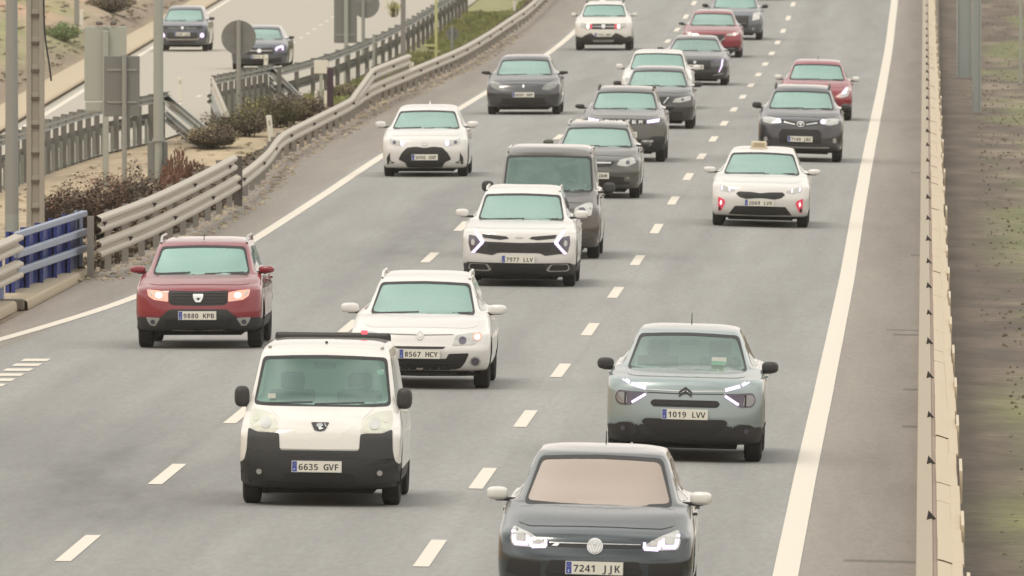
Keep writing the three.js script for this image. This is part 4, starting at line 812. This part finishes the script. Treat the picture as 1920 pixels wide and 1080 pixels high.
// blue bridge parapet on its kerb
{
  const o0 = -8.97, oP = (D) => lerp(-9.14, -8.80, clamp((D - 232) / 13.5, -1, 1)), at = (D, h, o = oP(D)) => new THREE.Vector3(roadX(D) + o, roadY(D, o) + h, -D);
  const blue = std([.035, .055, .25], .5, .1), paleBlue = std([.27, .31, .40], .5, .15), c = at(237, 0);
  const t = thing('bridge_parapet', 'blue steel parapet with three pale rails on a concrete kerb at left edge', 'parapet', [c.x, c.y, c.z]);
  const rel = (v) => v.sub(t.position), A = 233, Bd = 246;
  for (const h of [.42, .69, .99]) { const a = rel(at(A - .2, h)), b = rel(at(Bd + .2, h)), l = a.distanceTo(b), m = part('rail', box(.09, h > .9 ? .10 : .115, 1, 0, 0, 0, .02), paleBlue, t); m.position.copy(a).add(b).multiplyScalar(.5); m.lookAt(b.clone().add(t.position)); m.scale.z = l; }
  for (let k = 0; k <= 5; k++) { const p = rel(at(lerp(A, Bd, k / 5), .06, oP(lerp(A, Bd, k / 5)) - .10)), m = part('post', merge([box(.14, .98, .03, 0, .49, -.05), box(.03, .98, .13, 0, .49, 0), box(.14, .98, .03, 0, .49, .05), box(.2, .03, .22, 0, .015, 0)]), k === 5 ? paleBlue : blue, t); m.position.copy(p); }
  const back = part('back_plate', box(.02, .88, Bd - A, 0, 0, 0), blue, t); back.position.copy(rel(at((A + Bd) / 2, .52, oP(239.5) - .17))); back.rotation.y = -.0531;
  // nearer length: two pale beams on blue posts
  const n = thing('guardrail', 'short pale two-beam rail on blue posts at the far left edge', 'guardrail', [at(226, 0).x, at(226, 0).y, -226]);
  for (const h of [.45, .86]) { for (let D = 214; D < 232; D += 4) { const m = beamBetween(n, beamGeo, at(D, h, -9.12), at(Math.min(D + 4, 233.2), h, -9.12), galv, -1); m.scale.x = 1.2; } }
  for (let D = 214; D <= 231; D += 2.1) { const m = part('post', box(.15, 1, .12, 0, .5, 0), blue, n); m.position.set(at(D, 0, -9.28).x - n.position.x, at(D, 0).y - n.position.y + .03, -D - n.position.z); m.scale.y = .92; }
  const bp = part('blue_panel', box(.02, .30, 16, 0, 0, 0), std([.06, .10, .30], .5), n); bp.position.set(at(222, 0, -9.14).x - n.position.x, .22, -222 - n.position.z); bp.rotation.y = -.0279;
  const conc = std([.46, .38, .27], .9);
  const kerb = (D0, D1, w0, h) => sheet([0, 1, 2, 3], range(D0, D1, 2), (u, D) => { const o = [-9.6, -8.98 + w0 - .04, -8.98 + w0, -8.98 + w0 + .01][u]; return [roadX(D) + o, roadY(D, o) + [h, h, h - .03, -.05][u], -D]; });
  ss('concrete_kerb', merge([kerb(200, 229.4, .10, .10), kerb(229.4, 247.5, .24, .10)]), conc);
  ss('kerb_end', box(.55, .16, .3, 0, 0, 0, .02).translate(at(229.2, .05, -9.05).x, at(229, .04).y, -229.2), std([.2, .17, .14], .9));
}
// central barrier on the right
{
  const O = 4.84, at = (D, o, h) => new THREE.Vector3(roadX(D) + o - .25 * (D - 134) / 385, roadY(D, 4.8) + h, -D), c = at(300, 5.05, 0);
  const t = thing('central_barrier', 'long double-sided cream steel barrier along the right shoulder', 'crash barrier', [c.x, c.y - .05, c.z]);
  const g1 = wBeam(1, .14), g2 = wBeam(1, .15), drk = std([.34, .25, .195], .8), slv = box(.03, .33, .5);
  let n = 0;
  const inner = std([.36, .30, .21], .55, .15), joint = std([.56, .47, .33], .5, .1);
  for (let D = 116; D < 640; D += 4, n++) {
    beamBetween(t, g1, at(D, O + .14, .60), at(D + 4, O + .14, .60), inner, 1).name = 'inner_beam';
    const dx = (hash2(n, 3) - .5) * .03, dy = (hash2(n, 7) - .5) * .02;
    const ob = beamBetween(t, g2, at(D, O + .21, .60 + dy), at(D + 4, O + .21 + dx * .3, .60 + dy), creamRail, -1); ob.name = 'outer_beam';
    const cap = part('cap_rail', box(.10, .05, 1, 0, 0, 0, .015), creamRail, t); { const a = at(D, O + .375 + dx, .70), b = at(D + 4, O + .375 + dx, .70), d = new THREE.Vector3().subVectors(b, a); cap.position.copy(a).add(b).multiplyScalar(.5).sub(t.position); cap.lookAt(cap.position.clone().add(d).add(t.position)); cap.scale.z = 4.0; }
    const p = part('post', postGeo, drk, t), q = at(D, O + .175, 0); p.position.set(q.x - t.position.x, q.y - .05 - t.position.y, -D - t.position.z); p.scale.set(.55, .72, 1);
    if (n % 3 === 1) { const s = part('joint_sleeve', slv, joint, t), a = at(D, O + .43 + hash2(n, 1) * .04, .60); s.position.copy(a).sub(t.position); s.scale.z = 6; s.rotation.y = -.0279; }
  }
  const fl = sheet([0, 1, 2, 3], range(116, 640, 8), (u, D) => { const o = [O + .135, O + .15, O + .20, O + .215][u]; const v = at(D, o, .735 - (u === 0 || u === 3 ? .01 : 0)); return [v.x - t.position.x, v.y - t.position.y, v.z - t.position.z]; });
  part('spacer', fl, drk, t);
  const tr = (() => { const s = new THREE.Shape([new THREE.Vector2(-.05, 0), new THREE.Vector2(.04, .012), new THREE.Vector2(-.03, .095)]); return new THREE.ExtrudeGeometry(s, { depth: .03, bevelEnabled: false }); })();
  for (let D = 131.5; D < 560; D += 12.6) { const m = part('reflector', tr, bolt, t), a = at(D, O + .15, .735); m.position.copy(a).sub(t.position); m.scale.setScalar(.92 + .2 * hash2(Math.round(D), 5)); }
}
// guard rail of the slip road, seen from behind
const slipDark = std([.13, .13, .115], .6, .25), slatGrey = std([.27, .28, .25], .6, .25), slipPost = std([.175, .168, .148], .65, .25);
function slipRail(name, label, pts, step, opts = {}) {
  const f = pchip(pts.map((p) => p[0]), pts.map((p) => p[1])), d0 = pts[0][0], d1 = pts[pts.length - 1][0];
  const t = thing('guardrail', label, 'guardrail', [f(d0), LOW, -d0]), P = (D, h) => new THREE.Vector3(f(D), LOW + h, -D);
  for (const h of [.57, 1.09]) for (let D = d0; D < d1 - .1; D += step) { const m = beamBetween(t, beamGeo, P(D, h), P(Math.min(d1, D + step), h), h > 1 ? galvGrey : slipDark, 1); m.scale.y = h > 1 ? .75 : .9; if (h > 1) m.position.x += .20; }
  for (let D = d0; D <= d1 + .1; D += step) { const m = part('post', box(.13, 1, .08, 0, .5, 0), slipPost, t), a = P(D, 0); m.position.set(a.x + .08 - t.position.x, -.1, a.z - t.position.z); m.scale.y = 1.3; }
  if (opts.skirt) for (let D = d0 + .1; D < d1; D += step / 2) { const m = part('lower_slat', box(.08, 1, .10, 0, .5, 0), slatGrey, t), a = P(D, 0); m.position.set(a.x + .10 - t.position.x, -.1, a.z - t.position.z); m.scale.y = .70; }
  if (opts.end) { const [D2, dx] = opts.end; for (const h of [.62, 1.04]) beamBetween(t, beamGeo, P(d1, h), new THREE.Vector3(f(d1) + dx, LOW + h - .75, -D2), galvGrey, 1).name = 'end_ramp'; }
  if (opts.start) { const [D2, dx] = opts.start; for (const h of [.62, 1.04]) beamBetween(t, beamGeo, P(d0, h), new THREE.Vector3(f(d0) + dx, LOW + h - .80, -D2), h > 1 ? galv : galvGrey, 1).name = 'start_ramp'; }
  return t;
}
slipRail('guardrail', 'grey two-tier guard rail of the slip road behind the poles, nearest length', [[318, -11.6], [328, -11.1], [345, -10.6], [364, -9.87], [380, -8.75]], 2.9, { skirt: 1, end: [372, 1.25] });
slipRail('guardrail', 'short grey slatted rail length behind the round sign', [[404, -8.05], [423, -6.8]], 1.9, { skirt: 1, start: [389, .75], end: [416, 1.0] });
slipRail('guardrail', 'long grey slip road rail climbing to the top edge beside green grass', [[418, -6.5], [439, -5.6], [500, -4.05], [576, -2.84], [640, -1.9]], 8, {});

// ---------------------------------------------------------------- poles and signs
const poleGrey = std([.30, .30, .275], .6, .25), poleGreen = std([.36, .375, .33], .55, .25), concrete = std([.34, .31, .26], .9), signBack = std([.20, .20, .185], .5, .3), panelGreen = std([.38, .40, .345], .55, .2), whitePlastic = std([.70, .67, .58], .6), yellowGreen = std([.52, .52, .24], .6);
const xAt = (px, D) => (px - 960) / 28400 * D;
{
  const D = 262, t = thing('street_lamp', 'round grey lamp post at the far left edge behind the blue parapet', 'lamp post', [xAt(22, D), LOW - .2, -D]);
  part('pole', new THREE.CylinderGeometry(.085, .125, 9, 20).translate(0, 4.5, 0), poleGrey, t); part('base_cover', cyl(.13, .12, 1.35, 0, 0, 0, 20), std([.33, .35, .32], .5, .2), t); part('lamp_arm', new THREE.TubeGeometry(new THREE.CatmullRomCurve3([[0, 8.9, 0], [0, 9.6, 0], [.5, 10, 0], [1.4, 10.1, 0]].map((v) => new THREE.Vector3(...v))), 16, .045, 8), poleGrey, t); part('lamp_head', box(.6, .12, .28, 1.6, 10.08, 0, .05), poleGrey, t);
}
{
  const D = 268, t = thing('utility_pole', 'concrete utility pole with a column of rectangular openings', 'utility pole', [xAt(66.5, D), LOW - .2, -D]);
  const A = new Brush(box(.315, 9, .26, 0, 4.5, 0), concrete); A.updateMatrixWorld();
  const holes = []; for (let y = .62; y < 8.6; y += .49) holes.push(box(.135, .40, .5, 0, y, 0));
  const Bq = new Brush(merge(holes), concrete); Bq.updateMatrixWorld(); const sc = box(.315, 9, .26, 0, 4.5, 0);
  const ribs = []; for (let y = .37; y < 9; y += .49) ribs.push(box(.135, .09, .2, 0, y, 0));
  part('flange', box(.09, 9, .26, -.1125, 4.5, 0, .01), concrete, t); part('flange', box(.09, 9, .26, .1125, 4.5, 0, .01), concrete, t);
  part('web', box(.135, 9, .05, 0, 4.5, .07), std([.315, .285, .235], .92), t);
  const rg = box(.134, .085, .22, 0, 0, 0, .008), lg = box(.15, .05, .2), shade = std([.12, .10, .075], .95);
  for (let y = .37; y < 9; y += .49) { part('rung', rg, concrete, t).position.y = y; part('slot', lg, shade, t).position.set(0, y - .06, .034); }
  const w = thing('cable', 'thin dark cable hanging beside the concrete utility pole', 'cable', [xAt(83, D), 4, -D + .2]);
  part('strand', new THREE.TubeGeometry(new THREE.CatmullRomCurve3([[-.01, 3, 0], [0, 1, 0], [.0, 0, 0], [.02, -.5, 0], [.10, -1.05, 0], [.13, -1.3, 0]].map((v) => new THREE.Vector3(...v))), 40, .018, 6), M.black, w);
}
{
  const D = 300, t = thing('lamp_post', 'grey green pole with a dark equipment box near its foot', 'pole', [xAt(297, D), LOW - .1, -D]);
  part('pole', cyl(.10, .09, 7, 0, 1.75, 0, 20), poleGreen, t); part('pole_foot', cyl(.075, .075, 1.9, 0, 0, 0, 16), poleGreen, t); part('collar', cyl(.12, .12, .06, 0, 1.72, 0, 20), poleGreen, t);
  part('equipment_box', box(.40, .82, .18, -.02, 1.30, -.16, .02), std([.22, .225, .21], .6, .2), t); part('base_cover', cyl(.13, .13, .55, 0, 0, 0, 16), std([.30, .285, .265], .6, .2), t);
}
function signPost(D, px, top, r, parent) { return part('post', cyl(r, r, top, 0, 0, 0, 14), poleGrey, parent); }
{
  const D = 305, t = thing('road_sign', 'back of a dark grey rectangular sign on one slim post, left of the box pole', 'road sign', [xAt(233, D), LOW, -D]);
  signPost(D, 0, 3.25, .05, t); part('sign_panel', box(.72, 1.22, .03, -.05, 2.62, -.08, .012), signBack, t); for (const y of [2.3, 2.95]) part('bracket', box(.6, .04, .03, -.05, y, -.055), poleGrey, t);
}
{
  const D = 330, t = thing('road_sign', 'back of a tall pale green double panel sign with rounded lamps on top', 'road sign', [xAt(198, D), LOW, -D]);
  part('post', box(.13, 3.4, .12, 0, 1.7, 0, .02), poleGreen, t);
  part('sign_panel', box(.46, 1.62, .06, -.235, 2.68, -.10, .02), panelGreen, t); part('sign_panel', box(.42, 1.62, .06, .245, 2.68, -.10, .02), panelGreen, t); part('panel_rib', box(.09, 1.6, .03, 0, 2.68, -.05), std([.27, .29, .25], .6, .2), t);
  part('lower_panel', box(.42, .22, .05, -.235, 1.74, -.10, .02), panelGreen, t);
  for (const x of [-.14, .17]) part('warning_lamp', box(.15, .085, .12, x, 3.56, -.08, .035), std([.12, .10, .085], .5), t);
}
{
  const D = 393, t = thing('road_sign', 'back of a round grey sign on a slim post in dry brush', 'road sign', [xAt(447.5, D), LOW, -D]);
  signPost(D, 0, 2.82, .06, t); part('sign_disc', cyl(.45, .45, .03, 0, 0, 0, 36).rotateX(Math.PI / 2).translate(0, 2.36, -.10), signBack, t); for (const y of [2.15, 2.55]) part('bracket', box(.5, .05, .03, 0, y, -.07), signBack, t);
}
{
  const D = 460, t = thing('road_sign', 'back of a dark rectangular sign cut off by the top edge', 'road sign', [xAt(649, D), LOW, -D]);
  part('post', box(.13, 3, .1, 0, 1.5, 0, .02), poleGreen, t); part('sign_panel', box(.70, 1.7, .04, -.02, 2.1, -.09, .012), signBack, t); part('bracket', box(.6, .05, .03, -.02, 1.5, -.06), poleGrey, t);
  const D2 = 500, s = thing('road_sign', 'back of a round grey sign half hidden by the dark rectangular sign', 'road sign', [xAt(681, D2), LOW, -D2]);
  signPost(D2, 0, 2.5, .06, s); part('sign_disc', cyl(.46, .46, .03, 0, 0, 0, 32).rotateX(Math.PI / 2).translate(.08, 1.95, -.10), signBack, s); part('bracket', box(.5, .05, .03, .05, 2.05, -.07), poleGrey, s);
}
{
  const D = 489, t = thing('road_sign', 'small round sign back on a thin post above the far guard rail', 'road sign', [xAt(848, D), landY(xAt(848, D), D), -D]);
  signPost(D, 0, 1.2, .045, t); part('sign_disc', cyl(.21, .21, .03, 0, 0, 0, 24).rotateX(Math.PI / 2).translate(0, .95, -.07), signBack, t); part('bracket', box(.26, .03, .02, 0, .95, -.05), poleGrey, t);
}
{
  const D = 470, t = thing('post', 'tall grey post rising from the slip road rail to the top edge', 'post', [xAt(756, D), LOW, -D]); part('pole', box(.15, 3.2, .13, 0, 1.6, 0, .02), std([.26, .245, .225], .6, .2), t); part('base_plate', box(.3, .04, .3, 0, .02, 0), galvDark, t);
  const E = 478, u = thing('post', 'slim yellow green post with a short side arm in the grass', 'post', [xAt(818, E), landY(xAt(818, E), E), -E]); part('pole', cyl(.045, .045, 3, 0, 0, 0, 10), yellowGreen, u); part('side_arm', box(.36, .07, .05, -.2, .85, 0, .01), yellowGreen, u);
  const F = 440, v = thing('post', 'slim grey post between the two cut-off signs', 'post', [xAt(701, F), LOW, -F]); part('pole', cyl(.045, .045, 1.75, 0, 0, 0, 10), poleGreen, v); part('cap', cyl(.05, .05, .03, 0, 1.75, 0, 10), poleGrey, v);
}
{
  const D = 408, x = xAt(602, D), t = thing('distance_marker', 'small white marker board on a post with two white legs', 'marker sign', [x, -.42, -D]);
  part('board', box(.38, .36, .03, 0, 1.12, 0, .01), whitePlastic, t); part('post', box(.09, 1.1, .05, 0, .55, -.04), panelGreen, t); for (const s of [-1, 1]) part('leg', box(.10, .48, .05, s * .125, .24, .01, .01), whitePlastic, t);
  const u = thing('bollard', 'dark maroon bollard beside the white marker board', 'bollard', [xAt(619, 404), -.40, -404]); part('body', box(.17, 1.12, .12, 0, .56, 0, .03), std([.055, .03, .045], .5), u); part('cap', box(.19, .04, .14, 0, 1.14, 0, .015), std([.2, .19, .18], .5), u);
}
// white delineator posts
const spots = [[511, 336, .86, 'short white delineator post leaning behind the guard rail kink', .10], [768, 419, .66, 'white delineator post at the end of the far upper rail', -.10], [339, 431, .70, 'white delineator post on the slip road beyond the end ramp', .04], [963, 530, .9, 'white delineator post behind the guard rail at top edge', -.06], [497, 470, .75, 'white delineator post in front of the silver blue saloon', -.05]];
let delin;
for (const [px, D, h, label, tilt] of spots) {
  const x = xAt(px, D), y = px === 339 || px === 497 ? LOW : px === 511 ? landY(x, D) + .02 : landY(x, D);
  let t;
  if (!delin) { t = delin = thing('delineator_post', label, 'delineator post', [x, y, -D], 0, 'white delineator posts'); part('blade', box(.125, 1, .05, 0, .5, 0, .02), whitePlastic, t); part('reflector', box(.05, .14, .006, 0, .8, .028), std([.5, .48, .42], .2, .3), t); }
  else { t = delin.clone(); t.name = numbered('delineator_post'); scene.add(t); t.position.set(x, y, -D); t.userData = { label, category: 'delineator post', group: 'white delineator posts' }; }
  t.scale.y = h; t.rotation.z = tilt;
}
{
  const D = 540, x = xAt(153, D), t = thing('marker_post', 'tall white post on the far kerb of the slip road beside a grey post', 'post', [x, LOW, -D]); part('pole', box(.13, 1.28, .09, 0, .64, 0, .02), whitePlastic, t); part('foot', box(.3, .1, .2, -.06, .05, .02, .03), whitePlastic, t);
  const u = thing('post', 'grey green post just left of the tall white post', 'post', [xAt(144, 545), LOW, -545]); part('pole', cyl(.09, .09, 2.4, 0, 0, 0, 12), poleGrey, u); part('cap', cyl(.1, .1, .04, 0, 2.4, 0, 12), poleGrey, u);
}
{
  const mk = (px, py, D, w, label) => { const x = xAt(px, D), y = landY(x, D), t = thing('gantry_leg', label, 'gantry post', [x, y, -D]); part('column', box(w, 9, w * .7, 0, 4.5, 0, .03), std([.30, .325, .31], .5, .35), t); part('base_plate', box(w * 1.5, .05, w * 1.4, 0, .025, 0), galvDark, t); return t; };
  const a = mk(1808, 122, 437, .40, 'wide blue grey gantry column right of the central barrier, top cut off'); for (const s of [-1, 1]) part('flange', box(.03, 9, .34, s * .2, 4.5, .02), std([.36, .38, .36], .5, .3), a);
  const b = mk(1831, 199, 385, .20, 'narrow blue grey post in front of the wide gantry column'); part('flange', box(.025, 9, .17, .1, 4.5, .02), std([.36, .38, .36], .5, .3), b);
  const D = 430, t = thing('post', 'slim pale post at the top right corner', 'post', [xAt(1914, D), landY(xAt(1914, D), D), -D]); part('pole', cyl(.045, .045, 4, 0, .0, 0, 10), poleGreen, t); part('base_plate', box(.16, .03, .16, 0, .015, 0), galvDark, t);
}

// ---------------------------------------------------------------- plants
function leafCloud(n, rx, ry, rz, size, seed, flat = .25, spike = 0) {
  const q = mulberry(seed), pos = [];
  for (let i = 0; i < n; i++) {
    let x, y, z; do { x = q() * 2 - 1; y = q() * 2 - 1; z = q() * 2 - 1; } while (x * x + y * y + z * z > 1);
    const k = .55 + .75 * vnoise(x * 2.3 + seed, z * 2.3 + y * 2); x *= rx * k; z *= rz * k; y = (y * .5 + .5) * ry * k;
    const a = q() * 6.28, s = size * (.5 + q()), up = spike ? 1 : (q() - .3) * 1.4, dx = Math.cos(a) * s * (spike ? .35 : 1), dz = Math.sin(a) * s * (spike ? .35 : 1), dy = up * s * (spike ? 1.6 : .7), wx = -Math.sin(a) * s * flat, wz = Math.cos(a) * s * flat;
    pos.push(x - wx, y, z - wz, x + wx, y, z + wz, x + dx, y + dy, z + dz, x - wx, y, z - wz, x + dx, y + dy, z + dz, x + dx * .4 - wx * 1.6, y + dy * .7, z + dz * .4 - wz * 1.6);
  }
  const g = new THREE.BufferGeometry(); g.setAttribute('position', new THREE.Float32BufferAttribute(pos, 3)); g.computeVertexNormals(); return g;
}
function twigs(n, rx, h, rz, seed) { const q = mulberry(seed), l = []; for (let i = 0; i < n; i++) { const a = q() * 6.28, x = Math.cos(a) * rx * q(), z = Math.sin(a) * rz * q(), g = new THREE.CylinderGeometry(.006, .014, h * (.6 + .5 * q()), 4).translate(0, h * .4, 0).rotateX((q() - .5) * .9).rotateZ((q() - .5) * .9).translate(x * .5, 0, z * .5); l.push(g); } return merge(l); }
const leafM = (c) => std(c, .9, 0, { transmission: .0, side: THREE.DoubleSide });
const LM = { brown: leafM([.115, .087, .064]), rust: leafM([.19, .10, .065]), olive: leafM([.16, .15, .065]), green: leafM([.13, .19, .06]), dry: leafM([.30, .24, .13]), yellow: leafM([.55, .52, .16]), twig: std([.10, .075, .055], .9) };
function bush(label, px, D, rx, h, rz, mat, opts = {}) {
  const x = xAt(px, D), y = opts.y ?? landY(x, D), t = thing('bush', label, 'bush', [x, y - .03, -D], 0);
  part('foliage', leafCloud(opts.n ?? 4200, rx, h, rz, opts.s ?? .055, px * 7 + 1, .25, opts.spike), LM[mat], t);
  if (opts.mix) part('foliage', leafCloud((opts.n ?? 4200) * .45, rx * .95, h * 1.02, rz * .95, (opts.s ?? .055) * .9, px * 5 + 3, .25, opts.spike), LM[opts.mix], t);
  part('stem', twigs(26, rx, h, rz, px + 11), LM.twig, t); return t;
}
bush('dark brown dead bush at the foot of the concrete utility pole', 122, 286, .62, 1.0, 1.4, 'brown', { mix: 'rust', y: LOW, n: 9000 });
bush('dark brown bush between the slip road rail and the guard rail', 188, 287, .8, 1.12, 1.4, 'brown', { mix: 'rust', y: LOW, n: 10000 });
bush('dark brown bush behind the slim sign post', 255, 290, .66, 1.25, 1.4, 'brown', { mix: 'rust', y: LOW, n: 9000 });
bush('rust red dry bush right of the box pole', 338, 300, .55, 1.18, .9, 'rust', { mix: 'brown', spike: 1, y: LOW });
bush('brown bush in front of the end ramp of the slip road rail', 396, 372, .8, .5, 1.6, 'brown', { mix: 'dry', y: LOW, n: 7000 });
bush('dark brush around the foot of the round sign post', 452, 386, .9, .62, 1.6, 'brown', { mix: 'olive', y: LOW, n: 8000 });
bush('yellow green shrub just right of the round sign post', 468, 392, .42, .95, .7, 'olive', { mix: 'yellow', n: 900, y: LOW });
bush('olive brush left of the white marker board', 520, 398, .8, .8, 1.6, 'olive', { mix: 'brown', y: LOW, n: 7000 });
bush('brown brush under the white marker board', 572, 402, .7, .75, 1.6, 'brown', { mix: 'dry', y: LOW, n: 7000 });
bush('grey brown brush below the dark rectangular sign', 640, 425, .6, .6, 1.4, 'brown', { mix: 'dry' });
bush('yellow flowering shrub at the top edge above the slip road rail', 738, 545, .32, .55, .5, 'yellow', { n: 700, y: LOW + 1.05 });
bush('bright green bush on the bank left of the tall white post', 116, 514, .7, .55, 4, 'green', { mix: 'olive', s: .07 });
bush('brown bush on the far bank behind the double panel sign', 205, 584, .9, .7, 3, 'brown', { mix: 'dry', s: .10 });
// brush and grass that nobody could count
function scatter(name, label, cat, geo, mat, n, place, seed) {
  const q = mulberry(seed), m = new THREE.InstancedMesh(geo, mat, n), d = new THREE.Object3D(), c = new THREE.Color(); let k = 0, guard = 0;
  while (k < n && guard++ < n * 20) { const p = place(q); if (!p) continue; const [x, y, z, s, sy] = p; d.position.set(x, y, z); d.rotation.set(0, q() * 6.28, 0); d.scale.set(s, s * (sy ?? 1), s); d.updateMatrix(); m.setMatrixAt(k, d.matrix); const v = .6 + .8 * q(); c.setRGB(v, v * (.92 + .16 * q()), v * (.85 + .3 * q())); m.setColorAt(k, c); k++; }
  m.count = k; m.name = name; m.userData = { kind: 'stuff', label, category: cat }; m.castShadow = m.receiveShadow = true; scene.add(m);
}
const tuft = leafCloud(34, .10, .05, .10, .10, 9, .08, 1), clump = leafCloud(60, .14, .18, .14, .07, 19, .3);
scatter('dry_grass', 'dry grass and weeds on the ground right of the central barrier', 'grass', tuft, leafM([.26, .215, .15]), 3500, (q) => { const D = 125 + 480 * q() ** 1.3, o = 6.0 + 7 * q() ** 1.2, x = roadX(D) + o; if (fbm(x * 1.1, D * .2) < .46) return null; return [x, landY(x, D), -D, .14 + .16 * q(), .5 + .3 * q()]; }, 31);
scatter('weeds', 'green weeds on the ground right of the central barrier', 'weeds', clump, leafM([.27, .26, .14]), 900, (q) => { const D = 125 + 480 * q() ** 1.3, o = 5.7 + 7 * q() ** 1.2, x = roadX(D) + o; if (fbm(x * .25 + 3, D * .035 + 50) < .50) return null; return [x, landY(x, D), -D, .12 + .14 * q(), .5]; }, 37);
scatter('roadside_grass', 'brown brush growing behind the left guard rail', 'brush', clump, leafM([.15, .115, .08]), 3800, (q) => { const D = 245 + 400 * q(), o = railO(D) - .30 - .9 * q(), x = roadX(D) + o; if (fbm(x * .9, D * .09) < .40) return null; return [x, landY(x, D), -D, .5 + .7 * q(), 1.0]; }, 41);
scatter('verge_grass', 'green grass between the guard rail and the slip road', 'grass', tuft, leafM([.25, .26, .10]), 6000, (q) => { const D = 410 + 210 * q(), e = sideEdge(D) + .3, b = roadX(D) - 9.6, x = e + (b - e) * q(); if (x > b || fbm(x * .6, D * .06) < .42) return null; return [x, landY(x, D), -D, .8 + 1.2 * q(), .8]; }, 43);
scatter('gravel', 'loose gravel and rubble along the foot of the left guard rail', 'gravel', new THREE.DodecahedronGeometry(.05), std([.34, .28, .205], .95), 2600, (q) => { const D = 242 + 250 * q(), o = railO(D) + .45 - 1.0 * q(), x = roadX(D) + o; return [x, roadY(D, o) + .0, -D, .3 + 1.1 * q() ** 2, .7]; }, 47);
scatter('verge_litter', 'pale stones and dry stalks on the bare verge', 'stones', clump, leafM([.50, .40, .26]), 420, (q) => { const D = 280 + 130 * q(), e = sideEdge(D) + .2, b = roadX(D) - 9.3, x = e + (b - e) * q(); if (x > b) return null; return [x, landY(x, D), -D, .3 + .5 * q(), .5]; }, 53);
scatter('bank_grass', 'mixed dry grass on the bank left of the slip road', 'grass', clump, leafM([.30, .24, .155]), 500, (q) => { const D = 440 + 300 * q(), x = -14.4 - 6 * q() ** 1.3; return [x, landY(x, D), -D, .5 + .9 * q(), .5]; }, 59);

renderer.render(scene, camera);
